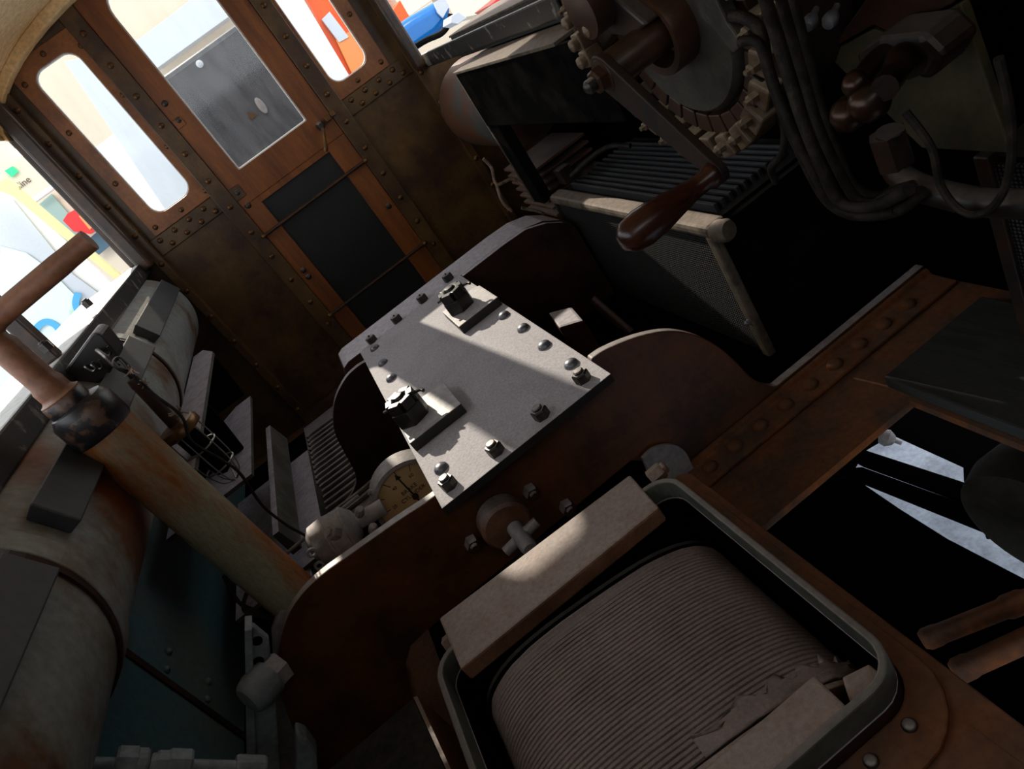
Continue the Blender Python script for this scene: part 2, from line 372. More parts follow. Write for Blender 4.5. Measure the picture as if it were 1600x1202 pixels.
for z in (-.384, -.866):
    bm = NB(); tube(bm, [(-.225, D-.05, z), (.362, D-.05, z)], .008, 10); g = obj('guard_bar', bm, M_copper, door, smooth=True)
    repeat(g, 'bar_stud', [(-.228, D-.02, z), (.365, D-.02, z)], lambda b: lathe(b, [(.012, 0), (.012, .035), (.006, .042), (0, .044)], (0, 0, 0), (0, -1, 0), 10), M_brass)
bm = NB(); lathe(bm, [(.02, 0), (.02, .012), (.014, .03), (.012, .05), (.0, .052)], (.292, D-.02, -.15), (0, -1, 0), 14); hd = obj('door_handle', bm, M_bolt, door, smooth=True)
bm = NB(); tube(bm, smoothpath([(.292, D-.06, -.15), (.285, D-.066, -.175), (.262, D-.066, -.215), (.24, D-.066, -.25)], 4), [.008]*8+[.009, .011, .012, .011, .009], 10); obj('lever', bm, M_brass, hd, smooth=True)
bx('brass_keeper', (.325, D-.045, -.155), (.352, D-.02, -.13), M_brass, door, .003)
bx('brass_keeper', (.357, D-.045, -.15), (.38, D-.028, -.125), M_brass, door, .003)
repeat(door, 'rivet', [(-.19, D-.02, .28), (-.19, D-.02, .2), (-.195, D-.02, -.17), (-.195, D-.02, -.24), (-.19, D-.02, -.62), (-.19, D-.02, -.66), (.33, D-.02, -.62)], dome(.014, (0, -1, 0), .8), M_bolt)
bx('hinge_plate', (-.215, D-.026, .17), (-.175, D-.019, .21), M_door, door, .002)
bx('hinge_plate', (-.222, D-.026, -.2), (-.17, D-.019, -.14), M_wall, door, .002)

# floor with the open hatch on the right and the pit under the coil
bm = NB()
for x0, x1, y0, y1 in ((XLL, XRR, 1.36, D), (XLL, -.36, -.6, 1.36), (.26, .362, -.6, 1.36), (.82, XRR, -.6, 1.36), (.362, .82, 1.14, 1.36), (.362, .82, -.6, .28), (-.36, .262, -.6, 1.36)):
    box(bm, (x0, y0, FL-.02), (x1, y1, FL))
floor = struct(obj('floor', bm, M_floor))
bx('shade_floor_sheet', (-.45, 1.43, FL), (XRR, 3.5, FL+.004), M_void, floor)  # added black sheets, the darkness of the unlit rear floor as colour
bx('shade_floor_sheet', (XLL, 1.7, FL), (-.45, 3.5, FL+.004), M_void, floor)
# side walls
wl = struct(bx('wall_left', (XLL-.02, -.6, FL), (XLL, D, -.2), M_teal))
sp = [W(px, py, 'X', XLL) for px, py in ((262, 1019), (259, 1047), (325, 1066), (323, 1094))]
repeat(wl, 'rivet', [p+Vector((0, 0, 0)) for p in sp], dome(.012, (1, 0, 0), 1), M_teal)
p = W(195, 1020, 'X', XLL); bx('joint_strip', (XLL, p.y-.012, FL), (XLL+.006, p.y+.012, -.3), M_rustd, wl)
wr = struct(bx('wall_right', (XRR, -.6, FL), (XRR+.02, D, -.2), M_void))  # wall coloured black to carry the shade of the unlit corner
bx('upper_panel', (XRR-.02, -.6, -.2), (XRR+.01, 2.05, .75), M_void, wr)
bx('light_block_ledge', (1.112, 2.0, -.21), (XRR, D, -.195), M_void, wr)  # unseen strip added to stop sky light leaking in above the tank
bx('upper_panel', (XLL-.01, -.6, -.2), (XLL+.02, -.1, .75), M_rustd, wl)
struct(bx('wall_back', (XLL, -.62, FL), (XRR, -.6, .4), M_grey))
# side windows: sill, mullions, head, glass
def side_window(name, x, s, mull, y0):
    root = bpy.data.objects.new(name, None); C.objects.link(root); root.location = (x, 2, -.16); struct(root)
    xs = sorted((x, x+s*(.34 if s < 0 else .014))); bx('window_sill', (xs[0], y0, -.225), (xs[1], D, -.16), M_sill, root, .006)
    xs = sorted((x, x+s*.3)); bx('window_head', (xs[0], -.6, .57), (xs[1], D, .66), M_mull, root, .006)
    for y, w in mull:
        xs = sorted((x+s*.01, x+s*.05)); bx('mullion', (xs[0], y-w/2, -.16), (xs[1], y+w/2, .63), M_mull, root, .006)
    return root
wnd = side_window('window_3', XL, -1, ((W(40, 520, 'X', XL-.03).y, .05), (-.1, .06), (3.57, .06)), -.1)
repeat(wnd, 'sill_bolt', [W(140, 478, 'X', XL-.01)+Vector((0, 0, 0)), W(76, 546, 'X', XL-.01)], hexbolt(.016, .02, (0, 0, 1), .6), M_bolt, False)
side_window('window_4', XR, 1, ((2.03, .1),), 1.98)
# corner posts beside the front wall
for nm, x0, x1 in (('trim_1', -.735, -.675), ('trim_2', .80, .848)):
    t = struct(bx(nm, (x0, D-.13, -.2), (x1, D-.04, .68), M_mull, None, .012))
# ceiling vault and its ribs
bm = NB(); arc = []
for k in range(25):
    a = PI*k/24; arc.append((XC-.84*math.cos(a), .49+.31*math.sin(a)))
outl = arc + [(x, z+.03) for x, z in arc[::-1]]
prism(bm, [(x, -.6, z) for x, z in outl], (0, D+.6, 0)); ceil = struct(obj('ceiling', bm, M_cream, None, 0, True))
def rib(y, w, d):
    a = [(XC-(.84-d*.3)*math.cos(PI*k/24), .49-d*.3+(.31-d*.7)*math.sin(PI*k/24)) for k in range(25)]
    bm = NB(); prism(bm, [(x, y, z) for x, z in a+arc[::-1]], (0, w, 0)); return obj('ceiling_rib', bm, M_cream, ceil, .004)
rib(2.9, .06, .05); rib(2.1, .06, .05); rib(3.50, .07, .045)

# ================================================================== THE MACHINE: bolted plate between two curved end plates
pl = thing('cover_plate', 'flat pale steel cover plate bolted down over the machine, sunlit in two bands', 'metal plate', (XC, 1.9, PT-.02))
bm = NB(); prism(bm, [(x, y, PT-.022) for x, y in ((-.168, 1.325), (.302, 1.325), (.302, 2.56), (-.168, 2.56))], (0, 0, .022)); obj('plate', bm, M_plate, pl, .0015)
sp = [W(px, py, 'Z', PT) for px, py in ((586, 545), (599, 568), (612, 592), (657, 684), (690, 733), (768, 479), (788, 494), (818, 514), (851, 541), (893, 570))]
repeat(pl, 'rivet', sp, dome(.019, (0, 0, 1), .75), M_rivet)
sp = [W(px, py, 'Z', PT) for px, py in ((704, 760), (777, 707), (848, 651), (912, 594))]
repeat(pl, 'hex_bolt', sp, hexbolt(.02, .024, (0, 0, 1), .62), M_bolt, False)
sp = [W(px, py, 'Z', PT) for px, py in ((583, 534), (622, 502), (662, 470), (702, 437))]
repeat(pl, 'hex_bolt', sp, hexbolt(.02, .024, (0, 0, 1), .15), M_bolt, False)
def pad(x0, x1, y0, y1, th, cx, cy, nut, h):
    bm = NB(); prism(bm, [(x0, y0, PT), (x1, y0, PT), (x1, y1-.02, PT), (x1-.02, y1, PT), (x0, y1, PT)], (0, 0, th)); q = obj('clamp_pad', bm, M_pad, pl, .002)
    bm = NB(); n = 6; u = [2*PI*k/n+.35 for k in range(n)]
    prism(bm, [(cx+nut*math.cos(a), cy+nut*math.sin(a), PT+th-.001) for a in u], (0, 0, h*.62)); obj('nut', bm, M_nut, q, .004)
    for k in range(6):   # castellations
        a = u[k]+PI/6; bm = NB()
        lo = Vector((cx, cy, 0)); d = Vector((math.cos(a), math.sin(a), 0)); e = Vector((-d.y, d.x, 0))
        prism(bm, [lo+d*nut*.42-e*nut*.34+Vector((0, 0, PT+th+h*.6)), lo+d*nut*.84-e*nut*.34+Vector((0, 0, PT+th+h*.6)), lo+d*nut*.84+e*nut*.34+Vector((0, 0, PT+th+h*.6)), lo+d*nut*.42+e*nut*.34+Vector((0, 0, PT+th+h*.6))], (0, 0, h*.38))
        obj('castle_tooth', bm, M_nut, q, .002)
    bm = NB(); lathe(bm, [(nut*.4, 0), (nut*.4, h*1.0), (nut*.3, h*1.08), (0, h*1.1)], (cx, cy, PT+th), (0, 0, 1), 16); obj('stud', bm, M_nut, q, smooth=True)
    bm = NB(); tube(bm, smoothpath([(cx-nut*1.1, cy+.01, PT+th+h*.78), (cx, cy, PT+th+h*.78), (cx+nut*1.05, cy-.01, PT+th+h*.78), (cx+nut*1.25, cy-.025, PT+th+h*.74)], 4), .005, 8); obj('split_pin', bm, M_nut, q, smooth=True)
a = W(616, 651, 'Z', PT+.03); b = W(721, 632, 'Z', PT+.03); c = W(639, 692, 'Z', PT+.03); e = W(691, 599, 'Z', PT+.03)
n1 = W(648, 652, 'Z', PT+.03); pad(c.x, b.x, (c.y+b.y)/2, (a.y+e.y)/2, .03, n1.x, n1.y, .05, .075)
c = W(718, 512, 'Z', PT+.03); b = W(776, 463, 'Z', PT+.03); e = W(748, 443, 'Z', PT+.03)
n2 = W(722, 480, 'Z', PT+.03); pad(c.x, b.x, (c.y+b.y)/2, e.y, .03, n2.x, n2.y, .05, .075)

# far casting with the broad pale top
YM = 2.6
ec = thing('end_casting', 'thick pale-topped casting behind the bolted plate, nearest the door', 'casting', (XC, 2.8, FL))
top = [(-.262, -.88), (-.262, -.835), (-.25, -.812), (-.225, -.803), (.3, -.803), (.5, -.803), (.6, -.808), (.68, -.83), (.74, -.87), (.772, -.91), (.772, FL), (-.262, FL)]
bm = NB(); prism(bm, [(x, YM-.034, z) for x, z in top], (0, .19, 0)); obj('casting_body', bm, M_rustd, ec, .004)
# middle curved plate: outline followed from its pale rim
rim = [(575, 560), (558, 570), (541, 586), (528, 608), (521, 630), (520, 656), (524, 678), (536, 702), (548, 724), (555, 740), (555, 753), (547, 770), (530, 790), (512, 806)]
mp = thing('curved_end_plate', 'dark curved plate under the bolted plate, its pale rim beside the floor grating', 'metal plate', (XC, YM-.06, FL))
o_ = [Vector((p.x, 0, p.z)) for p in smoothpath(Ws(rim, 'Y', YM-.04), 5)]
pts = [(p.x, YM-.06, p.z) for p in o_] + [(o_[-1].x, YM-.06, FL), (.772, YM-.06, FL), (.772, YM-.06, -.915), (.74, YM-.06, -.878), (.68, YM-.06, -.838), (.6, YM-.06, -.8085), (.5, YM-.06, -.8035), (.305, YM-.06, -.8035), (.305, YM-.06, -.825), (-.14, YM-.06, -.825)]
bm = NB(); prism(bm, pts, (0, .026, 0)); obj('end_plate', bm, M_rustd, mp, .003)

# near curved plate
YN = 1.43
nrim = [(475, 1230), (468, 1170), (452, 1125), (438, 1085), (433, 1045), (438, 1000), (452, 958), (475, 925), (505, 897), (545, 868), (620, 815), (690, 766), (760, 690), (850, 620), (925, 560),
        (955, 542), (1000, 525), (1045, 517), (1085, 523), (1120, 540), (1150, 565), (1172, 588), (1192, 600), (1215, 603), (1245, 592), (1330, 535), (1400, 484)]
n_ = smoothpath(Ws(nrim, 'Y', YN), 5)
fp = thing('curved_bulkhead_plate', 'large rust-brown curved plate standing across the cab, nearest the camera under the bolted plate', 'metal plate', (XC, YN, FL))
hole = [(705, 1030), (660, 1062), (648, 1078), (634, 1062), (632, 1030), (645, 1000), (668, 985)]
pts = [(p.x, YN, min(p.z, PT-.026) if -.175 < p.x < .304 else max(p.z, FL+.04)) for p in n_] + [(XRR-.01, YN, FL+.04)]
low = Ws([(510, 1222), (646, 1092), (640, 1068), (634, 1040), (642, 1010), (668, 985)], 'Y', YN)
pts = [(x, y, z) for x, y, z in pts] + [(XRR-.01, YN, FL), (.4, YN, FL), (.25, YN, -1.1)] + [(p.x, YN, p.z) for p in low[::-1]]
bm = NB(); prism(bm, pts, (0, .026, 0)); obj('bulkhead', bm, M_rust, fp, .003)
bm = NB(); prism(bm, [(.27, YN-.001, FL+.002), (.27, YN-.095, FL+.002), (.27, YN-.095, FL+.014), (.27, YN-.022, FL+.018), (.27, YN-.012, FL+.034), (.27, YN-.001, FL+.034)], (XRR-.28, 0, 0)); ai = obj('angle_iron', bm, M_floor, fp, .005)
repeat(ai, 'rivet', [(.40+.085*k, YN-.052, FL+.015) for k in range(9)], dome(.022, (0, 0, 1), .75), M_floor)
bm = NB(); prism(bm, smoothpath(Ws([(1000, 714), (1018, 698), (1045, 692), (1066, 702), (1082, 732), (1116, 792), (1130, 850)], 'Y', YN-.006), 4) + Ws([(1060, 850)], 'Y', YN-.006), (0, -.014, 0)); obj('rounded_lug', bm, M_grey, fp, .003)
# round boss with its pin on the near plate
bp_ = W(792, 822, 'Y', YN-.05)
bm = NB(); lathe(bm, [(.05, 0), (.062, .006), (.062, .05), (.055, .058), (.0, .058)], (bp_.x, YN, bp_.z), (0, -1, 0), 28); bs = obj('round_boss', bm, M_bar, fp, smooth=True)
c0 = Vector((bp_.x+.012, YN-.058, bp_.z-.012))
bm = NB(); lathe(bm, [(.02, 0), (.02, .075), (.016, .085), (0, .086)], c0, (0, -1, -.15), 16); obj('pin', bm, M_grey, bs, smooth=True)
bm = NB(); tube(bm, [c0+Vector((-.05, -.035, -.012)), c0+Vector((.05, -.035, .0))], .013, 12); obj('cross_pin', bm, M_grey, bs, smooth=True)
repeat(fp, 'hex_bolt', [W(737, 846, 'Y', YN), W(828, 766, 'Y', YN), W(884, 790, 'Y', YN)], hexbolt(.02, .028, (0, -1, 0), .6), M_rust, False)

# ================================================================== COIL AND ITS FRAME
FZ = -.90
cf = thing('coil_frame', 'rusted open frame around the wire coil, with a broad dusty bar sunlit in the middle', 'metal frame', (-.05, .85, FL))
q = Ws([(687, 968), (985, 743), (1031, 795), (721, 1048)], 'Z', FZ)
up3 = Vector((0, 0, .004)); bm = NB(); prism(bm, [v+up3 for v in q], (0, 0, -.038)); obj('clamp_bar', bm, M_bar, cf, .005)
rx = .225
rim_in = rrect(-.33, rx, .523, 1.07, .045); rim_out = rrect(-.343, rx+.012, .511, 1.082, .057)
bm = NB(); ring_prism(bm, [(x, y, FZ-.045) for x, y in rim_out], [(x, y, FZ-.045) for x, y in rim_in], (0, 0, .045)); obj('upright_rim', bm, M_rim, cf, .003)
bm = NB(); ring_prism(bm, [(x, y, FL) for x, y in rrect(-.343, rx+.012, .511, 1.082, .057)], [(x, y, FL) for x, y in rrect(-.33, rx, .523, 1.07, .045)], (0, 0, .304)); obj('frame_casting', bm, M_rustd, cf)
bm = NB(); ring_prism(bm, [(x, y, FL+.015) for x, y in rrect(-.3298, rx-.0002, .5232, 1.0698, .045)], [(x, y, FL+.015) for x, y in rrect(-.328, rx-.002, .525, 1.068, .044)], (0, 0, .286)); obj('pit_black_ring', bm, M_void, cf)  # thin black ring laid over the inner walls of the pit
bm = NB(); prism(bm, [(x, y, FZ-.012) for x, y in ((-.32, .521), (.146, .521), (.146, .586), (-.32, .586))], (0, 0, -.03)); obj('front_bar', bm, M_bar, cf, .004)
CZ = -.972
bm = NB(); ring_prism(bm, [(x, y, FL) for x, y in rrect(-.365, .283, -.2, 1.13, .03)], [(x, y, FL) for x, y in rrect(-.344, .238, .510, 1.083, .058)], (0, 0, CZ-FL)); ca = obj('casing_top', bm, M_floor, cf, .004)
bm = NB(); ring_prism(bm, [(x, y, CZ) for x, y in rrect(-.36, .268, .445, 1.11, .1)], [(x, y, CZ) for x, y in rrect(-.345, .239, .509, 1.084, .058)], (0, 0, .009)); fpn = obj('patch_plate', bm, M_floor, ca, .003)
repeat(fpn, 'rivet', [W(1421, 1134, 'Z', CZ+.009), W(1361, 1190, 'Z', CZ+.009)], dome(.01, (0, 0, 1), .7), M_bolt)
bm = NB(); prism(bm, [(.148, .526, FZ-.03), (.21, .526, FZ-.03), (.21, .56, FZ-.03), (.172, .57, FZ-.03)], (0, 0, -.02)); obj('corner_gusset', bm, M_bar, cf, .003)
bx('pit_tray', (-.36, .48, FL+.001), (.255, 1.12, FL+.004), M_black, cf)
repeat(cf, 'hex_bolt', [W(1018, 748, 'Z', FZ-.02), W(700, 1008, 'Z', FZ-.04)], hexbolt(.018, .03, (.95, -.2, .2), .7), M_bar, False)

co = thing('wire_coil', 'long coil of thin dusty wire wound side by side in the foreground frame', 'coil', (-.04, .8, FL))
CX, CH, tilt = -.05, .258, .11
def prof(t, grow=0):
    """obround section of the winding: t runs once round"""
    a = 2*PI*t; c, s = math.cos(a), math.sin(a); e = 2/3.0
    x = (CH+grow)*math.copysign(abs(c)**e, c); z = (.138+grow)*math.copysign(abs(s)**e, s)
    return CX + x*math.cos(tilt)+z*math.sin(tilt), -1.068 - x*math.sin(tilt)+z*math.cos(tilt)
N_T, STEP = 41, 64; y0, y1 = .605, .965; pts = []; rr = (y1-y0)/N_T/2
for k in range(N_T*STEP+1):
    t = k/STEP; x, z = prof(t % 1, random.uniform(-.0006, .0006)); pts.append((x, y1-(y1-y0)*t/N_T, z))
bm = NB(); tube(bm, pts, rr*1.02, 6); obj('winding', bm, M_coil, co, smooth=True)
bm = NB(); prism(bm, [(prof(k/64, -.004)[0], y0-.005, prof(k/64, -.004)[1]) for k in range(64)], (0, y1-y0+.01, 0)); obj('former', bm, M_black, co)
bm = NB(); prism(bm, [(prof(k/64, .007)[0], y1+.006, prof(k/64, .007)[1]) for k in range(64)], (0, .01, 0)); obj('end_flange', bm, M_black, co, .002)
bm = NB(); prism(bm, [(prof(k/64, .006)[0], y0-.014, prof(k/64, .006)[1]) for k in range(64)], (0, .01, 0)); obj('end_flange', bm, M_bar, co, .002)
# torn wrapping at the near right corner of the coil
bm = NB(); grid = []
for i in range(9):
    row = []
    for j in range(26):
        t = .0+.25*j/25; x, z = prof(t % 1, .004+.008*random.random()*(1 if j < 9 else .5)); row.append(bm.verts.new((x, y0+.035*i/8+(.012*math.sin(j*1.7+i) if i == 8 else 0), z)))
    grid.append(row)
for i in range(8):
    for j in range(25): bm.faces.new((grid[i][j], grid[i][j+1], grid[i+1][j+1], grid[i+1][j]))
w_ = obj('torn_wrapping', bm, M_coil, co, smooth=True); s_ = w_.modifiers.new('thick', 'SOLIDIFY'); s_.thickness = .003

# ================================================================== LEFT SIDE
TX, TZ, TR = -.853, -.379, .2
tk = thing('air_reservoir', 'long grey cylindrical tank with rust patches under the left window sill', 'tank', (TX, 2, TZ-TR))
bm = NB(); lathe(bm, [(0, 0), (.1, .008), (.165, .03), (.192, .06), (TR, .1), (TR, 2.95), (.19, 3.0), (.15, 3.03), (0, 3.05)], (TX, .45, TZ), (0, 1, 0), 56); obj('tank_shell', bm, M_tank, tk, smooth=True)
def hoop(y, w=.055):
    bm = NB(); lathe(bm, [(TR-.01, 0), (TR+.008, 0), (TR+.008, w), (TR-.01, w)], (TX, y, TZ), (0, 1, 0), 56, False); st = obj('strap', bm, M_tank, tk, .002)
    bm = NB(); lathe(bm, [(TR-.01, -.016), (TR+.006, -.016), (TR+.006, 0), (TR-.01, 0)], (TX, y, TZ), (0, 1, 0), 56, False); obj('rusted_edge', bm, M_rustd, st)
for y in (2.40, 1.15): hoop(y)
def batten(y0, y1, a0, a1, r0=TR+.002, r1=TR+.034):
    bm = NB(); A = [math.radians(v) for v in (a0, a1)]
    prism(bm, [(TX+r*math.cos(a), y0, TZ+r*math.sin(a)) for r, a in ((r0, A[0]), (r1, A[0]), (r1, A[1]), (r0, A[1]))], (0, y1-y0, 0)); obj('batten', bm, M_slate, tk, .003)
batten(2.50, 3.3, 13, 33); batten(1.7, 2.36, 13, 33); batten(1.25, 1.64, 13, 33); batten(.3, 1.10, 13, 33)

# brake column with its crank handle
cy_ = 1.53; cx_ = W(118, 632, 'Y', cy_).x; ct = W(118, 632, 'Y', cy_).z; cr = .0605
bc = thing('hand_brake_column', 'stout rust-streaked upright column with a brown crank handle on top', 'brake column', (cx_, cy_, FL))
bm = NB(); lathe(bm, [(cr, 0), (cr, 1.25+ct-.06)], (cx_, cy_, FL), (0, 0, 1), 40); obj('column_post', bm, M_column, bc, smooth=True)
bm = NB(); lathe(bm, [(cr+.001, ct-.075), (cr+.004, ct-.07), (cr+.004, ct-.015), (cr-.006, ct), (.04, ct+.004), (0, ct+.004)], (cx_, cy_, 0), (0, 0, 1), 40); obj('column_cap', bm, M_chip, bc, smooth=True)
hx = cx_-.008
bm = NB(); lathe(bm, [(.043, ct), (.043, ct+.026), (.04, ct+.03)], (hx, cy_, 0), (0, 0, 1), 28); cl_ = obj('collar', bm, M_chip, bc, smooth=True)
bm = NB(); zt = W(0, 500, 'Y', cy_).z; ex = W(140, 375, 'Y', cy_)
tube(bm, smoothpath([(hx, cy_, ct+.028), (hx, cy_, ct+.038), (hx, cy_, ct+.07), (hx, cy_, zt-.026), (hx+.007, cy_, zt-.005), (hx+.03, cy_, zt+.005), (ex.x-.05, cy_, ex.z-.003), (ex.x, cy_, ex.z)], 6),
     [.042]*4+[.038, .035]+[.0325]*6+[.0285]*6+[.0235]*12+[.022]*6+[.021]*6+[.0215], 18); obj('crank_handle', bm, M_hand, bc, smooth=True)

# hook box on the sill
HY = 1.98
hb = thing('hook_box', 'small black box with wire hooks standing on the left sill', 'box', W(130, 600, 'Y', HY))
bm = NB(); prism(bm, Ws([(94, 588), (143, 521), (151, 519), (160, 523), (183, 551), (184, 560), (168, 590), (118, 622)], 'Y', HY), (0, .1, 0)); obj('box_body', bm, M_pad, hb, .006)
for px, py in ((150, 572), (140, 575), (163, 551)):
    p0 = W(px-6, py-2, 'Y', HY); p = W(px, py, 'Y', HY-.03); bm = NB()
    tube(bm, smoothpath([p0, p+Vector((-.01, .012, .005)), p+Vector((0, 0, -.012)), p+Vector((.014, -.006, -.008)), p+Vector((.018, -.006, .008))], 5), .0035, 8); obj('wire_hook', bm, M_bolt, hb, smooth=True)

# inspection lamp hanging from the hook box
LY = 1.86
lp = thing('inspection_lamp', 'hand lamp with tubular handle and open wire cage hanging beside the column', 'lamp', W(375, 755, 'Y', LY))
t0, t1, t2 = W(206, 592, 'Y', LY), W(278, 668, 'Y', LY), W(368, 748, 'Y', LY)
bm = NB(); tube(bm, [t0, t0.lerp(t1, .12), t0.lerp(t1, .15), t1], [.014, .017, .0155, .017], 16); obj('lamp_handle', bm, M_copper, lp, smooth=True)
bm = NB(); tube(bm, smoothpath([W(208, 594, 'Y', LY), W(198, 582, 'Y', LY), W(186, 576, 'Y', LY-.01), W(178, 566, 'Y', LY), W(186, 560, 'Y', LY+.01), W(200, 574, 'Y', LY), W(206, 586, 'Y', LY)], 5), .0055, 8); obj('hanging_loop', bm, M_bolt, lp, smooth=True)
bm = NB(); tube(bm, smoothpath([W(152, 548, 'Y', HY-.01), W(163, 556, 'Y', LY+.02), W(180, 572, 'Y', LY), W(185, 568, 'Y', LY)], 5), .006, 8); obj('hook', bm, M_bolt, lp, smooth=True)
dn = (t2-t1).normalized()
bm = NB(); lathe(bm, [(.02, -.012), (.05, -.008), (.056, 0), (.056, .016), (.04, .022), (0, .022)], t1, dn, 28); obj('collar', bm, M_brass, lp, smooth=True)
u_, v_, a_ = frame_of(dn); Lc = (t2-t1).length; cg = NB()
bm = NB(); lathe(bm, [(.026, .02), (.03, .05), (.031, Lc*.55), (.022, Lc*.8), (0, Lc*.86)], t1, dn, 20); obj('lamp_glass', bm, M_black, lp, smooth=True)
for k in range(6):
    a = 2*PI*k/6+.3; d = u_*math.cos(a)+v_*math.sin(a); bm = NB()
    tube(bm, smoothpath([t1+d*.046+dn*.018, t1+d*.046+dn*.1, t1+d*.043+dn*Lc*.7, t1+d*.03+dn*Lc*.92, t1+d*.006+dn*Lc], 5), .002, 6); obj('cage_wire', bm, M_wire, lp, smooth=True)
for h, r in ((.38, .046), (.72, .043)):
    bm = NB(); tube(bm, [t1+dn*Lc*h+(u_*math.cos(2*PI*k/24)+v_*math.sin(2*PI*k/24))*r for k in range(24)], .0024, 6, True); obj('cage_ring', bm, M_wire, lp, smooth=True)
for px, py in ((205, 582), (226, 600), (280, 646)):
    bm = NB(); p = W(px, py, 'Y', LY-.02)
    for k in range(9):
        d = Vector((random.uniform(-1, 1), random.uniform(-1, .2), random.uniform(-.6, 1)))*.02; tube(bm, [p-d*.3, p+d*.4+Vector((.003, 0, .002)), p+d], .0016, 5)
    obj('frayed_binding', bm, M_rope, lp)
cd = NB(); tube(cd, smoothpath([W(205, 584, 'Y', LY-.025), W(240, 616, 'Y', LY-.025), W(283, 650, 'Y', LY-.045), W(300, 690, 'Y', LY-.06), W(345, 718, 'Y', LY-.05), W(375, 740, 'Y', LY-.04), W(410, 790, 'Y', LY-.02), W(450, 822, 'Y', LY-.02), W(478, 838, 'Y', LY-.04), W(492, 858, 'Y', LY-.1)], 8), .0042, 8)
tag(obj('lamp_cord', cd, M_cable, smooth=True), 'thin dark cord trailing from the wire-caged hand lamp down to the valve', 'cord')

# stepped shelves below the tank
sh = tag(obj('shelf_board', (lambda b: (prism(b, [(-.705, 1.75, -.535), (-.605, 1.75, -.535), (-.605, 2.8, -.535), (-.66, 2.95, -.535), (-.705, 2.95, -.535)], (0, 0, .012)), b)[1])(NB()), M_shelf), 'upper pale grey shelf board right below the grey tank', 'shelf', 'boards stepping down below the tank')
bm = NB(); prism(bm, [(-.95, 2.12, -.77), (-.63, 2.12, -.77), (-.63, 2.85, -.77), (-.7, 2.85, -.77), (-.95, 2.6, -.77)], (0, 0, .012)); tag(obj('shelf_board', bm, M_shelf), 'lower pale grey shelf board with dark bracket above it, below the tank', 'shelf', 'boards stepping down below the tank')
for nm, y in (('a', 2.92), ('b', 2.36)):
    bm = NB(); prism(bm, [(-.715, y, -.537), (-.64, y, -.537), (-.64, y, -.6), (-.66, y, -.757), (-.95, y, -.757), (-.95, y, -.7), (-.76, y, -.6)], (0, .02, 0)); tag(obj('shelf_bracket', bm, M_black), 'dark bracket between the two grey shelf boards, ' + ('far end by the front wall' if nm == 'a' else 'nearer the brake column'), 'bracket', 'brackets of the grey shelf boards')
e1 = W(419, 632, 'Z', -.88); e2 = W(430, 742, 'Z', -.88)
bm = NB(); prism(bm, [(e1.x-.022, 2.78, -.88), (e1.x, 2.78, -.88), (e1.x+.012, 2.78, -.97), (e1.x-.022, 2.78, -.97)], (0, -.85, 0)); tag(obj('side_board', bm, M_shelf, None, .002), 'tall grey-green board on edge beside the lower shelf, its top edge dusty', 'board')
e1 = W(456, 690, 'Z', -1.08)
bm = NB(); prism(bm, [(e1.x-.022, 2.75, -1.08), (e1.x, 2.75, -1.08), (e1.x+.02, 2.75, FL), (e1.x-.022, 2.75, FL)], (0, -.8, 0)); tag(obj('side_board', bm, M_shelf, None, .002), 'low grey-green board on edge along the side of the floor grating', 'board')
bm = NB(); prism(bm, [(-.95, 2.0, -1.075), (-.60, 2.0, -1.075), (-.60, 2.78, -1.075), (-.95, 2.78, -1.075)], (0, 0, .014)); tag(obj('shelf_board', bm, M_shelf), 'lowest dusty shelf board, carrying the tall board on edge', 'shelf', 'boards stepping down below the tank')
# floor grating
gr = thing('floor_grating', 'ribbed iron grating lying in the floor at the foot of the front wall', 'grating', (-.57, 3, FL))
bx('grating_frame', (-.70, 2.4, FL), (-.1, 3.52, FL+.012), M_shelf, gr, .002)
repeat(gr, 'rib', [(0, 2.46+.052*k, FL+.012) for k in range(18)], lambda b: tube(b, smoothpath([(-.68, -.004, .008), (-.66, .004, .01), (-.6, 0, .01), (-.5, -.003, .01), (-.44, .004, .01), (-.3, 0, .01), (-.14, 0, .01)], 3), .0125, 8), M_shelf)

# pressure gauge
GY = 1.74
gc = W(648, 774, 'Y', GY); gR = (W(587, 780, 'Y', GY)-gc).length
pg = thing('pressure_gauge', 'round brake pressure gauge with yellowed dial and black needle, half hidden by the bolted plate', 'gauge', (gc.x, GY+.03, gc.z-gR))
bm = NB(); lathe(bm, [(0, .06), (gR*.95, .06), (gR*1.1, .05), (gR*1.12, .0), (gR*1.1, -.018), (gR*1.0, -.02), (gR*.985, .001)], (gc.x, GY, gc.z), (0, 1, 0), 48, False); obj('gauge_case', bm, M_grey, pg, smooth=True)
bm = NB(); lathe(bm, [(0, 0), (gR*.99, 0), (gR*.99, .004), (0, .004)], (gc.x, GY, gc.z), (0, 1, 0), 48); dl = obj('dial', bm, M_dial, pg)
nt_ = W(616, 741, 'Y', GY)-gc; nt_.y = 0; nd = nt_.normalized(); ns = Vector((-nd.z, 0, nd.x)); z_ = Vector((gc.x, GY-.006, gc.z))
bm = NB(); Ln = nt_.length
prism(bm, [z_-nd*.03+ns*.003, z_-nd*.03-ns*.003, z_+nd*(Ln-.016)-ns*.0018, z_+nd*(Ln-.016)-ns*.008, z_+nd*Ln, z_+nd*(Ln-.016)+ns*.008, z_+nd*(Ln-.016)+ns*.0018], (0, -.002, 0)); ne = obj('needle', bm, M_ink, pg)
bm = NB(); lathe(bm, [(.009, 0), (.009, .006), (0, .008)], (gc.x, GY-.006, gc.z), (0, -1, 0), 14); obj('needle_hub', bm, M_ink, ne, smooth=True)
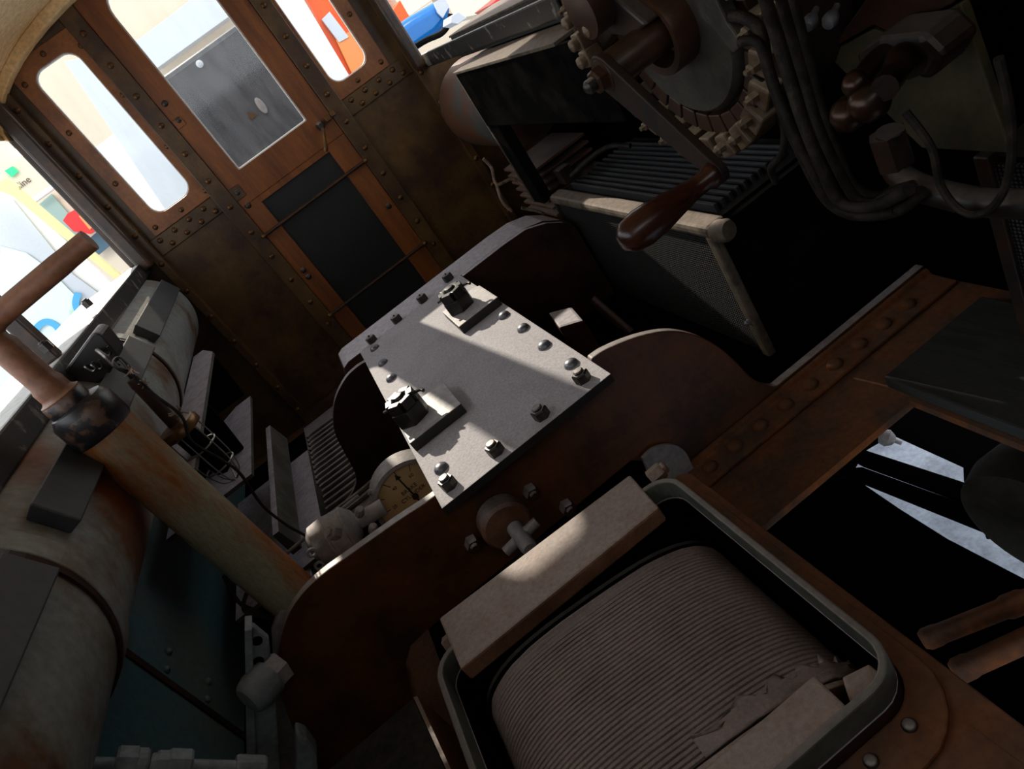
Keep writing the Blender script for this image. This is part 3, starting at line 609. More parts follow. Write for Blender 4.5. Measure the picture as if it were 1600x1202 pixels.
for k in range(11):
    a = math.radians(225-27*k); d = Vector((math.cos(a), 0, math.sin(a))); s = Vector((-d.z, 0, d.x)); b0 = Vector((gc.x, GY-.001, gc.z)); q = .7 if k % 2 == 0 else .78
    bm = NB(); prism(bm, [b0+d*gR*q+s*.0009, b0+d*gR*q-s*.0009, b0+d*gR*.9-s*.0009, b0+d*gR*.9+s*.0009], (0, -.001, 0)); obj('tick', bm, M_ink, dl)
def text(s, size, loc, rx, parent, m, name='lettering'):
    cu = bpy.data.curves.new(name, 'FONT'); cu.body = s; cu.size = size; cu.align_x = 'CENTER'; cu.align_y = 'CENTER'; cu.extrude = .0004
    o = bpy.data.objects.new(name, cu); C.objects.link(o); o.rotation_euler = rx; o.location = Vector(loc)-(wloc(parent) if parent else Vector((0, 0, 0))); o.parent = parent
    bpy.context.view_layer.update(); dg = bpy.context.evaluated_depsgraph_get(); me = bpy.data.meshes.new_from_object(o.evaluated_get(dg)); me.materials.clear(); me.materials.append(m)
    n = bpy.data.objects.new(name, me); C.objects.link(n); n.rotation_euler = o.rotation_euler; n.location = o.location; n.parent = parent
    bpy.data.objects.remove(o); return n
text('BRAKE', .017, (gc.x, GY-.0012, gc.z+.026), (PI/2, 0, 0), dl, M_ink); text('CYLINDER', .017, (gc.x, GY-.0012, gc.z+.006), (PI/2, 0, 0), dl, M_ink)
for k, s in ((2, '20'), (4, '40'), (6, '60'), (8, '80')):
    a = math.radians(225-27*k); text(s, .014, (gc.x+gR*.58*math.cos(a), GY-.0012, gc.z+gR*.58*math.sin(a)), (PI/2, 0, 0), dl, M_ink)
repeat(pg, 'bezel_lug', [(gc.x-gR*.72, GY, gc.z+gR*.82)], lambda b: lathe(b, [(.008, -.01), (.008, .014), (0, .016)], (0, 0, 0), (-.6, -.3, .7), 10), M_grey)

# dusty valve body left of the gauge
f0, f1 = W(488, 868, 'Y', 1.6), W(603, 800, 'Y', 1.6); fa = (f1-f0).normalized(); fl_ = (f1-f0).length
vb = thing('filter_valve', 'dust-grey rounded valve body beside the gauge behind the brown curved plate', 'valve', (f0.x+.08, 1.62, f0.z-.06))
bm = NB(); lathe(bm, [(0, -.006), (.03, 0), (.052, .016), (.058, .05), (.06, .052), (.06, .058), (.058, .06), (.056, .1), (.058, .102), (.058, .108), (.052, .112), (.036, .128), (.022, .133), (.022, fl_)], f0+Vector((0, .03, 0)), fa, 32); obj('valve_body', bm, M_grey, vb, smooth=True)
pp_ = W(518, 832, 'Y', 1.58); bm = NB(); lathe(bm, [(.019, -.02), (.019, .004), (.012, .006), (.012, .014), (0, .015)], pp_, (-.35, -.4, .85), 6); obj('filler_plug', bm, M_grey, vb)
for px, py in ((562, 800), (583, 826)):
    p = W(px, py, 'Y', 1.57); bm = NB(); lathe(bm, [(.012, -.014), (.012, .01), (.008, .02), (0, .021)], p, (.4, -.6, .6), 8); obj('clamp_bolt', bm, M_grey, vb)
for px, py in ((487, 864), (499, 884)):
    p = W(px, py, 'Y', 1.57); bm = NB(); tube(bm, [p+Vector((.01*math.cos(2*PI*k/14), 0, .01*math.sin(2*PI*k/14))) for k in range(14)], .004, 7, True); obj('eyelet', bm, M_bluegrey, vb, smooth=True)
bm = NB(); tube(bm, [W(447, 866, 'Y', 1.9), W(486, 833, 'Y', 1.9), W(560, 775, 'Y', 1.9)], .006, 8); tag(obj('thin_rod', bm, M_grey, smooth=True), 'thin grey rod running behind the dusty valve body toward the gauge', 'rod')

# bracket and fittings at the lower left
br = thing('angle_bracket', 'pale blue-grey upright angle bracket with bolt holes, left of the curved brown plate', 'bracket', (-.63, 1.3, FL))
a0, a1 = W(392, 990, 'Y', 1.3), W(395, 1215, 'Y', 1.3); c0_ = W(424, 998, 'Y', 1.3)
bm = NB(); prism(bm, Ws([(384, 985), (396, 980), (420, 1000), (424, 1040), (430, 1080), (440, 1230), (392, 1230)], 'Y', 1.33), (0, .02, 0)); obj('web', bm, M_bluegrey, br, .004)
bm = NB(); prism(bm, Ws([(382, 986), (394, 984), (402, 1240), (386, 1240)], 'Y', 1.31), (0, .05, 0)); obj('flange', bm, M_bluegrey, br, .002)
for px, py in ((402, 1002), (404, 1034), (407, 1105)):
    p = W(px, py, 'Y', 1.328); bm = NB(); lathe(bm, [(.011, 0), (.011, .004), (0, .004)], p+Vector((0, .003, 0)), (0, -1, 0), 14); obj('bolt_hole', bm, M_black, br)
h0 = W(412, 1068, 'Y', 1.30)
bm = NB(); lathe(bm, [(.04, -.02), (.042, .02), (.036, .04), (.03, .046), (0, .047)], h0, (-.75, -.6, .2), 20); obj('hub_cap', bm, M_bluegrey, br, smooth=True)
bm = NB(); lathe(bm, [(.036, -.05), (.036, -.005)], h0, (-.75, -.6, .2), 6); obj('hex_collar', bm, M_grey, br)
pz('casting_web', [(424, 990), (438, 955), (470, 940), (470, 1240), (436, 1240), (430, 1080)], 'Y', 1.47, .03, M_grey, br, .006)
bm = NB(); prism(bm, Ws([(462, 1240), (462, 1150), (480, 1158), (496, 1180), (500, 1240)], 'Y', 1.22), (0, .05, 0)); tag(obj('foot_block', bm, M_bluegrey, None, .01), 'rounded blue-grey foot block at the lower left corner of the curved brown plate', 'block')
bt = thing('black_terminal_box', 'dark sheet-metal box with a slanted corner, low in front of the curved brown plate', 'box', (-.5, 1.1, FL))
bm = NB(); q = Ws([(646, 1090), (735, 1290), (400, 1290), (505, 1210)], 'Z', -1.02); prism(bm, q, (0, 0, -.22)); obj('box_body', bm, M_black, bt, .004)
bm = NB(); q2 = Ws([(646, 1090), (652, 1088), (745, 1290), (737, 1290)], 'Z', -1.018); prism(bm, q2, (0, 0, -.22)); obj('rusty_edge', bm, M_bar, bt)
# pipe with union nuts along the bottom edge
PY = 1.02
pn = thing('union_pipe', 'pale pipe with large union nuts crossing low under the left tank', 'pipe', W(270, 1200, 'Y', PY))
p0, p1 = W(138, 1197, 'Y', PY), W(400, 1202, 'Y', PY); pd = (p1-p0).normalized(); pL = (p1-p0).length
bm = NB(); tube(bm, [p0, p1], .013, 14); obj('pipe', bm, M_bluegrey, pn, smooth=True)
for f, r, h, sg in ((.14, .03, .034, 6), (.25, .028, .02, 18), (.34, .021, .016, 18), (.37, .025, .022, 6), (.44, .028, .038, 6), (.86, .022, .05, 18)):
    bm = NB(); lathe(bm, [(r*.9, 0), (r, .004), (r, h-.004), (r*.9, h)], p0+pd*pL*f, pd, sg); obj('union_nut', bm, M_bluegrey, pn)
# loose wiring behind the column foot
for k, (l, pts) in enumerate((('dark wire looping at the foot of the rusty column', [(350, 900), (372, 940), (400, 955), (428, 968), (448, 960)]), ('dark wire with a pale tip standing up at the column foot', [(386, 926), (380, 948), (392, 960), (440, 966)]))):
    bm = NB(); tube(bm, smoothpath(Ws(pts, 'Y', 1.5), 6), .005, 8); tag(obj('loose_wire', bm, M_cable, smooth=True), l, 'wire')

# ================================================================== RIGHT SIDE
# right reservoir and equipment boxes
bm = NB(); lathe(bm, [(0, 0), (.15, .02), (.192, .06), (TR, .1), (TR, .55), (.19, .61), (.15, .64), (0, .66)], (.956, 2.84, -.46), (0, 1, 0), 48); tag(obj('air_reservoir', bm, M_tankr, smooth=True), 'rust and grey rounded tank end by the front wall on the right', 'tank')
eb = thing('equipment_box', 'long black box with chipped pale edges, under the blue car window', 'box', (.9, 2.2, -.5))
xb = .75; A = [W(712, 118, 'X', xb), W(900, 58, 'X', xb), W(970, 190, 'X', xb), W(790, 198, 'X', xb)]
bx('box_extension', (xb+.001, 1.66, -.469), (xb+.016, 1.83, -.25), M_black, eb)
bx('box_front', (xb, 1.825, -.47), (xb+.3, A[0].y, -.25), M_black, eb, .006)
bx('dusty_top_edge', (xb-.004, 1.825, -.25), (xb+.135, A[0].y+.004, -.24), M_dust, eb, .002)
bm = NB(); box(bm, (xb+.004, 2.685, -.82), (xb+.05, 2.79, -.46)); obj('support_leg', bm, M_black, eb, .004)
bm = NB(); prism(bm, [(xb+.002, A[0].y, -.243), (xb+.002, A[0].y+.014, -.243), (xb+.002, 2.80, -.82), (xb+.002, 2.785, -.82)], (.02, 0, 0)); obj('edge_strip', bm, M_dust, eb)
ub = thing('upper_equipment_box', 'dark upper box with a dusty top edge, behind the long black box', 'box', (1, 2.3, -.25))
bx('box_body', (.887, 1.83, -.238), (1.11, 3.08, -.15), M_board, ub, .006); bx('dusty_lid', (.885, 1.83, -.152), (1.11, 3.085, -.144), M_dust, ub, .003)
# resistor bank: black cabinet faced with wire cloth
rc = thing('resistor_cabinet', 'black cabinet faced with woven wire cloth, dusty top frame, right of the bolted plate', 'cabinet', (.97, 2.1, FL-.2))
gy0, gy1, gx = 1.60, 2.66, .78; gt, gb = -.80, -1.34
bx('cabinet_body', (gx+.02, gy0+.01, gb-.05), (XRR-.01, gy1, gt-.03), M_black, rc)
bx('wire_cloth', (gx+.008, gy0+.02, gb), (gx+.018, gy1-.02, gt-.02), M_mesh, rc)
bx('top_frame', (gx-.004, gy0-.01, gt-.035), (gx+.06, gy1+.01, gt), M_dust, rc, .012)
bx('side_frame', (gx-.002, gy0-.012, gb-.02), (gx+.025, gy0+.022, gt-.03), M_dust, rc, .006)
bx('side_frame', (gx, gy1-.012, gb-.02), (gx+.025, gy1+.008, gt-.03), M_iron, rc, .006)
bm = NB(); lathe(bm, [(0, 0), (.022, .004), (.03, .018), (.03, .05), (.024, .06), (0, .062)], (gx+.01, gy0-.012, gt-.018), (.2, -1, .1), 20); obj('corner_knob', bm, M_dust, rc, smooth=True)
p = W(1171, 502, 'X', gx); bm = NB(); lathe(bm, [(.008, 0), (.008, .012), (.004, .016), (0, .017)], (gx, p.y, p.z), (-1, 0, 0), 10); obj('screw', bm, M_rivet, rc)
# ribbed grids above it
rg = thing('resistor_grid', 'bank of dark parallel ribs lying on top of the wire cloth cabinet', 'grid', (1, 2.2, gt))
bx('bed_plate', (gx+.07, gy0+.03, gt-.029), (XRR-.02, gy1-.01, gt-.018), M_black, rg)
repeat(rg, 'rib', [(gx+.085+.026*k, 0, gt-.008) for k in range(11)], lambda b: box(b, (-.006, gy0+.06, -.012), (.006, gy1-.06, .016)), M_slate, False, .002)
bm = NB(); tube(bm, smoothpath([W(985, 228, 'X', .98), W(955, 228, 'X', .95), W(925, 245, 'X', .9), W(893, 275, 'X', .84)], 6), .009, 8); tag(obj('grid_cable', bm, M_cable, smooth=True), 'thick dark cable curving over the far end of the ribbed grid', 'cable')
bm = NB(); p = W(885, 280, 'X', .84); box(bm, p+Vector((-.02, -.03, -.01)), p+Vector((.03, .03, .05))); tag(obj('terminal_clamp', bm, M_iron, None, .003), 'small dark clamp at the end of the cable on the ribbed grid', 'clamp')
# second, far grid with frayed cords
fg = thing('far_grid', 'small rusty grid with frayed cords, between the front wall and the black box leg', 'grid', W(800, 310, 'X', .86))
for k in range(7):
    p = W(800, 250+12*k, 'X', .9); bx('slat', (.82, 2.85, -.74-.035*k), (1.1, 3.2, -.73-.035*k), M_bar, fg)
for pts in ([(755, 248), (768, 262), (776, 288), (800, 280), (825, 292)], [(776, 288), (785, 315), (800, 330)], [(815, 325), (840, 330), (850, 334)]):
    bm = NB(); tube(bm, smoothpath(Ws(pts, 'Y', 2.9), 5), .007, 7); obj('frayed_cord', bm, M_rope, fg, smooth=True)
# dusty block in the gap
bm = NB(); q = Ws([(855, 488), (893, 478), (912, 500), (872, 512)], 'Z', -.98); prism(bm, q, (0, 0, -.25)); tag(obj('dusty_block', bm, M_rustd, None, .01), 'dusty brown block in the gap between the bolted plate and the wire cloth cabinet', 'block')
bm = NB(); tube(bm, [W(925, 468, 'Y', 2.3), W(985, 520, 'Y', 2.2)], .02, 10); tag(obj('floor_pipe', bm, M_rustd, smooth=True), 'short rusty pipe low between the dusty block and the wire cloth cabinet', 'pipe')

# controller with its crank
KX = .80; kc = Vector((KX, 1.40, -.305)); kr = .285
ct_ = thing('drum_controller', 'heavy round controller with a ring of contact blocks and a long crank arm', 'controller', (KX, 1.4, -.6))
bm = NB(); lathe(bm, [(0, 0), (.175, 0), (.185, .012), (.185, .2), (0, .2)], kc, (1, 0, 0), 48); obj('face_plate', bm, M_ctrl, ct_, smooth=True)
bm = NB(); lathe(bm, [(.186, .04), (.27, .04), (.27, .2), (.186, .2)], kc, (1, 0, 0), 48); obj('back_ring', bm, M_iron, ct_)
for k in range(28):
    a = 2*PI*k/28; d = Vector((0, math.cos(a), math.sin(a))); s = Vector((0, -math.sin(a), math.cos(a))); bm = NB(); w0 = .0195
    prism(bm, [kc+d*.194-s*w0+Vector((.012, 0, 0)), kc+d*.238-s*w0*1.22+Vector((.012, 0, 0)), kc+d*.238+s*w0*1.22+Vector((.012, 0, 0)), kc+d*.194+s*w0+Vector((.012, 0, 0))], (.06, 0, 0)); q = obj('contact_block', bm, M_copper, ct_, .003)
    k2 = Vector((KX, 1.462, -.258)); bm = NB(); prism(bm, [k2+d*.292-s*.021, k2+d*.345-s*.027, k2+d*.345+s*.027, k2+d*.292+s*.021], (.07, 0, 0)); obj('terminal_block', bm, M_seg, q, .005)
    bm = NB(); lathe(bm, [(.0115, 0), (.0115, .016), (.007, .02), (.006, .028), (0, .029)], k2+d*.316, (-1, 0, 0), 6); obj('contact_bolt', bm, M_seg, q)
# hub, shaft and dial ring
bm = NB(); lathe(bm, [(.066, 0), (.066, -.05), (.082, -.052), (.084, -.045), (.084, 0)], kc+Vector((0, -.02, .02)), (1, 0, 0), 36, False); obj('hub_ring', bm, M_copper, ct_, smooth=True)
hubp = W(942, 120, 'X', .62); sh0 = Vector((.62, hubp.y, hubp.z))
bm = NB(); lathe(bm, [(.033, 0), (.037, .006), (.037, .19)], sh0, (1, 0, 0), 28); obj('crank_shaft', bm, M_copper, ct_, smooth=True)
armE = W(1120, 268, 'X', .63); d = (armE-Vector((.63, sh0.y, sh0.z))); d.x = 0; Ld = d.length; d.normalize(); s = Vector((0, -d.z, d.y))
bm = NB(); b0 = Vector((.622, sh0.y, sh0.z)); out = []
for k in range(13): a = PI/2+PI*k/12; out.append(b0+d*math.cos(a)*.042+s*math.sin(a)*.042)
for k in range(13): a = -PI/2+PI*k/12; out.append(b0+d*(Ld+math.cos(a)*.024)+s*math.sin(a)*.024)
prism(bm, out, (.018, 0, 0)); arm = obj('crank_arm', bm, M_arm, ct_, .003)
bm = NB(); lathe(bm, [(.026, 0), (.026, .02), (.022, .024)], b0, (-1, 0, 0), 6); obj('crank_nut', bm, M_copper, arm)
bm = NB(); lathe(bm, [(.014, .02), (.014, .04), (.008, .046), (0, .047)], b0, (-1, 0, 0), 12); obj('shaft_end', bm, M_bolt, arm, smooth=True)
g0 = b0+d*Ld; gE = W(1024, 356, 'X', .42); gv = (gE-g0)
bm = NB(); lathe(bm, [(.018, -.02), (.024, 0), (.024, .012), (.019, .02), (.02, .05), (.026, .085), (.034, .13), (.036, .165), (.031, .197), (.016, .212), (0, .214)], g0, (-1, .05, 0), 24); obj('wooden_grip', bm, M_wood, arm, smooth=True)
# bracket casting and clamps above the crank
bm = NB(); prism(bm, Ws([(895, 0), (940, -20), (1010, 40), (985, 60), (955, 55), (930, 90), (915, 80), (890, 35)], 'X', .72), (.05, 0, 0)); cb = obj('cam_bracket', bm, M_iron, ct_, .006)
repeat(cb, 'square_bolt', Ws([(908, 20), (918, 55), (930, 82), (942, 30)], 'X', .71), lambda b: (box(b, (-.03, -.018, -.018), (.01, .018, .018)), lathe(b, [(.014, .028), (.014, .045), (0, .05)], (0, 0, 0), (-1, 0, 0), 8)), M_seg, False, .003)
bm = NB(); lathe(bm, [(.05, -.02), (.055, 0), (.055, .03), (.03, .035), (0, .036)], W(925, 8, 'X', .70), (-1, 0, 0), 24); obj('cam_roller', bm, M_copper, cb, smooth=True)
bm = NB(); prism(bm, Ws([(1080, -20), (1110, -20), (1135, 35), (1160, 70), (1145, 85), (1115, 50), (1095, 30)], 'X', .77), (.03, 0, 0)); obj('arc_web', bm, M_ctrl, ct_, .004)
# cables down from the controller
cabs = [([(1140, 25), (1165, 28), (1188, 50), (1200, 105), (1222, 170), (1252, 240), (1290, 310), (1330, 335), (1375, 335)], .78, .0105, 'left edge of the bundle, looping off the contact ring'),
        ([(1155, 65), (1185, 68), (1205, 120), (1232, 190), (1268, 262), (1300, 318), (1350, 338), (1400, 330)], .76, .009, 'second in the bundle from the ring, lying against the leftmost'),
        ([(1190, -20), (1208, 40), (1232, 120), (1255, 190), (1285, 265), (1315, 318), (1365, 322), (1420, 296)], .74, .0105, 'frontmost of the bundle, with pale binding rings'),
        ([(1215, -20), (1235, 50), (1258, 130), (1280, 200), (1312, 270), (1340, 312), (1380, 316), (1428, 290)], .78, .009, 'inner dark one right of the frontmost'),
        ([(1235, -20), (1258, 70), (1278, 150), (1300, 215), (1332, 285), (1372, 306), (1415, 284)], .82, .0085, 'rightmost of the bundle, thin and dark'),
        ([(1190, 130), (1210, 165), (1225, 200), (1222, 240), (1205, 262), (1212, 285)], .84, .008, 'short loop dropping from the contact ring into the dark')]
for pts, x, r, l in cabs:
    bm = NB(); tube(bm, smoothpath([W(a, b, 'X', x+.01*math.sin(i*1.3)) for i, (a, b) in enumerate(pts)], 8), r, 10); cb_ = obj('control_cable', bm, M_cable, smooth=True); tag(cb_, 'cloth-covered control cable, ' + l, 'cable', 'cables hanging from the controller')
# back plate, valve and pipes in the dark corner
bm = NB(); prism(bm, Ws([(1290, 85), (1365, 45), (1400, 58), (1500, 5), (1580, 240), (1440, 232)], 'X', .98), (.02, 0, 0)); tag(obj('backing_plate', bm, M_khaki, None, .003), 'khaki backing plate behind the two-lobed valve in the dark corner', 'plate')
bm = NB(); prism(bm, Ws([(1300, 75), (1380, -40), (1500, -40), (1490, 5), (1398, 55), (1365, 40)], 'X', .97), (.03, 0, 0)); tag(obj('upper_plate', bm, M_rustd, None, .003), 'dark plate at the top edge above the khaki backing plate', 'plate')
bv = thing('driver_brake_valve', 'bronze two-lobed brake valve with rounded knobs in the dark right corner', 'valve', W(1380, 150, 'X', .8))
bm = NB(); prism(bm, Ws([(1332, 88), (1370, 62), (1440, 55), (1475, 90), (1450, 130), (1400, 110), (1345, 110)], 'X', .88), (.08, 0, 0)); obj('valve_body', bm, M_iron, bv, .012)
bm = NB(); tube(bm, smoothpath([W(1425, 100, 'X', .86), W(1410, 95, 'X', .8), W(1395, 120, 'X', .76), W(1382, 138, 'X', .72)], 6), [.016, .02, .024, .025, .025, .025, .024, .022, .021, .02, .019, .018, .018, .018, .018, .018, .018, .018, .018], 14); obj('valve_lobe', bm, M_bronze, bv, smooth=True)
bm = NB(); tube(bm, smoothpath([W(1380, 85, 'X', .86), W(1362, 102, 'X', .8), W(1345, 125, 'X', .75), W(1335, 132, 'X', .72)], 6), .016, 14); obj('valve_lobe', bm, M_bronze, bv, smooth=True)
for px, py, r in ((1338, 131, .02), (1358, 158, .03), (1326, 178, .027)):
    p = W(px, py, 'X', .72); bm = NB(); lathe(bm, [(0, -r), (r*.6, -r*.8), (r, -r*.2), (r*.95, r*.4), (r*.5, r*.85), (0, r)], p, (-.6, .3, .4), 20); obj('knob', bm, M_bronze, bv, smooth=True)
bm = NB(); lathe(bm, [(.03, 0), (.03, .06)], W(1385, 208, 'X', .82), (0, 0, -1), 6); obj('hex_union', bm, M_iron, bv)
for i, (px, py) in enumerate(((1266, 34), (1298, 30))):
    p = W(px, py, 'X', .86); bm = NB(); lathe(bm, [(0, -.016), (.009, -.013), (.0135, -.003), (.011, .008), (.006, .016), (.005, .03)], p, (.9, .3, .3), 18); tag(obj('polished_knob', bm, M_rivet, smooth=True), ('left' if i == 0 else 'right') + ' one of the two polished round knobs at the top of the dark corner', 'knob', 'pair of polished knobs')
bm = NB(); tube(bm, smoothpath([W(1390, 205, 'X', .82), W(1400, 265, 'X', .82), W(1430, 290, 'X', .8), W(1500, 310, 'X', .8), W(1560, 318, 'X', .8), W(1660, 318, 'X', .8)], 6), .022, 14); tag(obj('elbow_pipe', bm, M_iron, smooth=True), 'dusty grey pipe bending from under the brake valve toward the right edge', 'pipe')
for i, pts in enumerate(([(1372, 318), (1400, 300), (1425, 292)], [(1380, 335), (1410, 325), (1440, 300)])):
    bm = NB(); tube(bm, smoothpath(Ws(pts, 'X', .77), 6), .011, 10); tag(obj('branch_cable', bm, M_cable, smooth=True), ('upper' if i == 0 else 'lower') + ' short cable end tucked under the grey elbow pipe', 'cable')
bm = NB(); tube(bm, smoothpath(Ws([(1415, 175), (1455, 230), (1470, 290), (1500, 328), (1535, 334), (1565, 305), (1580, 250), (1578, 170), (1560, 90)], 'X', .76), 8), .006, 8); tag(obj('loop_wire', bm, M_cable, smooth=True), 'thin wire hanging in a deep loop in front of the grey elbow pipe', 'wire')
# second cabinet at the right edge
rc2 = thing('side_resistor_cabinet', 'second wire cloth cabinet with a dark post, standing on the floorboard at the right edge', 'cabinet', (1.05, .8, FL+.036))
bx('corner_post', (1.0, .965, FL+.036), (1.03, .995, -.72), M_iron, rc2, .003); bx('wire_cloth', (1.01, .3, FL+.05), (1.018, .965, -.74), M_mesh, rc2); bx('cabinet_body', (1.02, .3, FL+.037), (1.13, .99, -.73), M_black, rc2)
# floor board beside the hatch
q = Ws([(1383, 577), (1530, 456), (1720, 540), (1600, 690)], 'Z', FL+.035)
bm = NB(); prism(bm, [(.83, .3, FL), (1.15, .3, FL), (1.15, 1.22, FL), (.83, 1.22, FL)], (0, 0, .035)); tag(obj('floor_board', bm, M_board, None, .006), 'worn dark floorboard beside the open hatch, below the second cabinet', 'board')

# ------------------------------------------------------------------ down the hatch
GZ = -2.15
uf = thing('underframe_beams', 'black beams under the open hatch with daylight paving showing between', 'underframe', (.8, .8, GZ))
for nm, pts, z in (('motor_casing', [(1120, 850), (1215, 770), (1332, 745), (1405, 795), (1480, 842), (1620, 915), (1620, 1300), (1400, 1300)], -1.55),
                   ('cross_beam', [(1280, 690), (1350, 703), (1540, 765), (1535, 794), (1348, 726)], -1.6),
                   ('cross_beam', [(1290, 735), (1347, 730), (1535, 798), (1560, 838), (1330, 746)], -1.6),
                   ('side_beam', [(1200, 770), (1300, 600), (1480, 580), (1660, 680), (1660, 840), (1540, 838), (1506, 752), (1505, 727), (1392, 676), (1350, 701), (1325, 745)], -1.66)):
    pz(nm, pts, 'Z', z, -.012, M_void, uf)
bm = NB(); lathe(bm, [(.0, -.08), (.12, -.08), (.16, -.06), (.17, 0), (.16, .06), (.12, .08), (0, .08)], W(1645, 800, 'Z', -1.5), (1, .15, 0), 40); tag(obj('axle_drum', bm, M_tyre, smooth=True), 'rounded olive drum below the hatch at the right edge', 'drum')
bm = NB(); p = W(1384, 684, 'Z', -1.5); lathe(bm, [(0, -.02), (.02, -.012), (.024, .004), (.014, .02), (.006, .024), (.006, .04), (0, .041)], p, (.4, -.6, -.5), 16); tag(obj('drain_cock', bm, M_grey, smooth=True), 'small round drain cock seen against the bright paving below the hatch', 'valve')
for i, (a, b, r) in enumerate((((1440, 1002), (1660, 915), .02), ((1490, 1052), (1680, 965), .022))):
    bm = NB(); p0, p1 = W(a[0], a[1], 'Z', -1.45), W(b[0], b[1], 'Z', -1.45)
    lathe(bm, [(r*.8, 0), (r*1.1, .01), (r*1.1, .03), (r, .04), (r, .16), (r*1.2, .17), (r*1.2, .2), (r, .21), (r, .6)], p0, p1-p0, 18)
    tag(obj('dusty_conduit', bm, M_floor, smooth=True), ('upper' if i == 0 else 'lower') + ' dusty conduit running under the floor at the right edge', 'pipe')

# ================================================================== OUTSIDE: the bright hall
struct(bx('floor_hall', (-14, -6, GZ-.05), (14, 14, GZ), M_paving))
hall = struct(bx('wall_hall', (-14, 9.5, GZ), (14, 9.6, 2.3), M_hallb))
def out_panel(name, pts, y, th, m, label, cat, group=None):
    o = pz(name, pts, 'Y', y, th, m, None, .004)
    return tag(o, label, cat, group)
HW = 9.45
# far wall pieces seen through the left side window
bm = NB(); prism(bm, Ws([(7, 267), (19, 260), (28, 268), (18, 277)], 'Y', HW), (0, .04, 0)); tag(obj('exit_sign', bm, M_exit), 'small lit green exit sign on the far beige wall', 'sign')
ar = out_panel('wall_frame', [(70, 256), (80, 250), (140, 312), (129, 318)], HW, .03, M_lgrey, 'narrow framed picture on the far beige wall beside the corner post', 'frame')
bm = NB(); prism(bm, Ws([(74, 257), (79, 254), (134, 311), (129, 315)], 'Y', HW-.01), (0, .01, 0)); obj('white_mount', bm, M_white, ar)
out_panel('glass_screen', [(60, 320), (80, 303), (130, 360), (108, 382)], HW, .03, M_green, 'pale green glass screen against the far wall', 'screen')
bm = NB(); tube(bm, Ws([(50, 316), (103, 278)], 'Y', HW-.15), .03, 10); tag(obj('handrail', bm, M_white, smooth=True), 'white handrail in front of the far beige wall', 'rail')
rs = out_panel('red_cabinet', [(98, 345), (105, 334), (125, 323), (134, 326), (158, 355), (142, 366), (115, 362)], HW-.3, .2, M_red, 'red cabinet low on the far wall above the blue skirting', 'cabinet')
bm = NB(); prism(bm, Ws([(123, 338), (131, 332), (148, 352), (140, 359)], 'Y', HW-.32), (0, .02, 0)); obj('front_panel', bm, M_peach, rs)
out_panel('blue_skirting', [(140, 372), (172, 346), (192, 368), (150, 402)], HW-.1, .05, M_slateb, 'slate blue skirting band under the red cabinet', 'skirting')
bm = NB(); lathe(bm, [(0, 0), (.05, 0), (.05, .03)], W(32, 236, 'Y', HW-.05), (0, -1, -.3), 16); tag(obj('wall_spotlight', bm, M_lamp), 'small round spotlight high on the far wall', 'light')
text('line', .10, W(38, 285, 'Y', HW+.03), (PI/2, 0, 0), hall, M_ink)
# map board
mb = thing('map_board', 'large pale map board with a blue river, standing outside the left window', 'board', W(60, 560, 'Y', 5.2))
pz('board', [(-260, 400), (-10, 300), (18, 306), (180, 448), (100, 620), (-260, 800)], 'Y', 5.2, .05, M_white, mb)
pz('map_sheet', [(-200, 390), (0, 385), (40, 395), (75, 420), (125, 470), (90, 640), (-200, 760)], 'Y', 5.17, .01, M_map, mb)
pz('side_panel', [(-60, 340), (0, 306), (20, 312), (115, 430), (170, 470), (150, 500), (60, 420), (-60, 360)], 'Y', 5.185, .01, M_lgrey, mb)
for pts in ([(52, 530), (58, 512), (72, 503), (88, 510), (98, 528)], [(122, 458), (118, 475), (125, 490), (135, 492)]):
    bm = NB(); q = smoothpath(Ws(pts, 'Y', 5.16), 6); n = len(q); up_ = []; dn_ = []
    for i, pnt in enumerate(q):
        t = (q[min(i+1, n-1)]-q[max(i-1, 0)]).normalized(); s = Vector((-t.z, 0, t.x)); up_.append(pnt+s*.02); dn_.append(pnt-s*.02)
    prism(bm, up_+dn_[::-1], (0, .006, 0)); obj('river_line', bm, M_river, mb)
yp = thing('yellow_post', 'pale yellow display post in front of the map board', 'post', W(100, 380, 'Y', 5.05))
pz('post', [(-4, 286), (10, 279), (29, 291), (30, 297), (192, 434), (184, 440), (22, 308), (0, 298)], 'Y', 5.05, .05, M_yellow, yp)
# seen through the front windows
out_panel('white_column', [(100, 96), (130, 90), (310, 300), (270, 345)], 6.2, .4, M_lgrey, 'light grey column outside the left front window', 'column')
out_panel('white_plinth', [(150, 230), (215, 180), (300, 290), (240, 345)], 8.0, .4, M_white, 'bright white plinth behind the grey column', 'plinth')
de = thing('dark_locomotive_end', 'dark grey end of another vehicle close behind the door window', 'vehicle', (.1, 5, GZ))
zt_ = W(255, 118, 'Y', 4.7).z
bx('end_sheet', (-.34, 4.7, GZ+.02), (.52, 4.95, zt_), M_dgrey, de, .03)
p = W(312, 100, 'Y', 4.7); bm = NB(); lathe(bm, [(.02, 0), (.02, .012), (.008, .016), (0, .016)], (p.x, 4.7, p.z), (0, -1, 0), 14); obj('end_screw', bm, M_lgrey, de)  # screw head on the end sheet
p = W(408, 165, 'Y', 4.69); bm = NB(); prism(bm, [(p.x+.022*math.cos(k*PI/8), 4.69, p.z+.05*math.sin(k*PI/8)) for k in range(16)], (0, .012, 0)); obj('oval_reflection', bm, M_grey, de, .003)  # pale reflection in the door window, put in as a grey oval
p = W(393, 180, 'Y', 4.695); bm = NB(); prism(bm, [(p.x-.02, 4.695, p.z-.02), (p.x+.03, 4.695, p.z-.015), (p.x-.01, 4.695, p.z+.03)], (0, .006, 0)); obj('tan_chip', bm, M_wall, de)
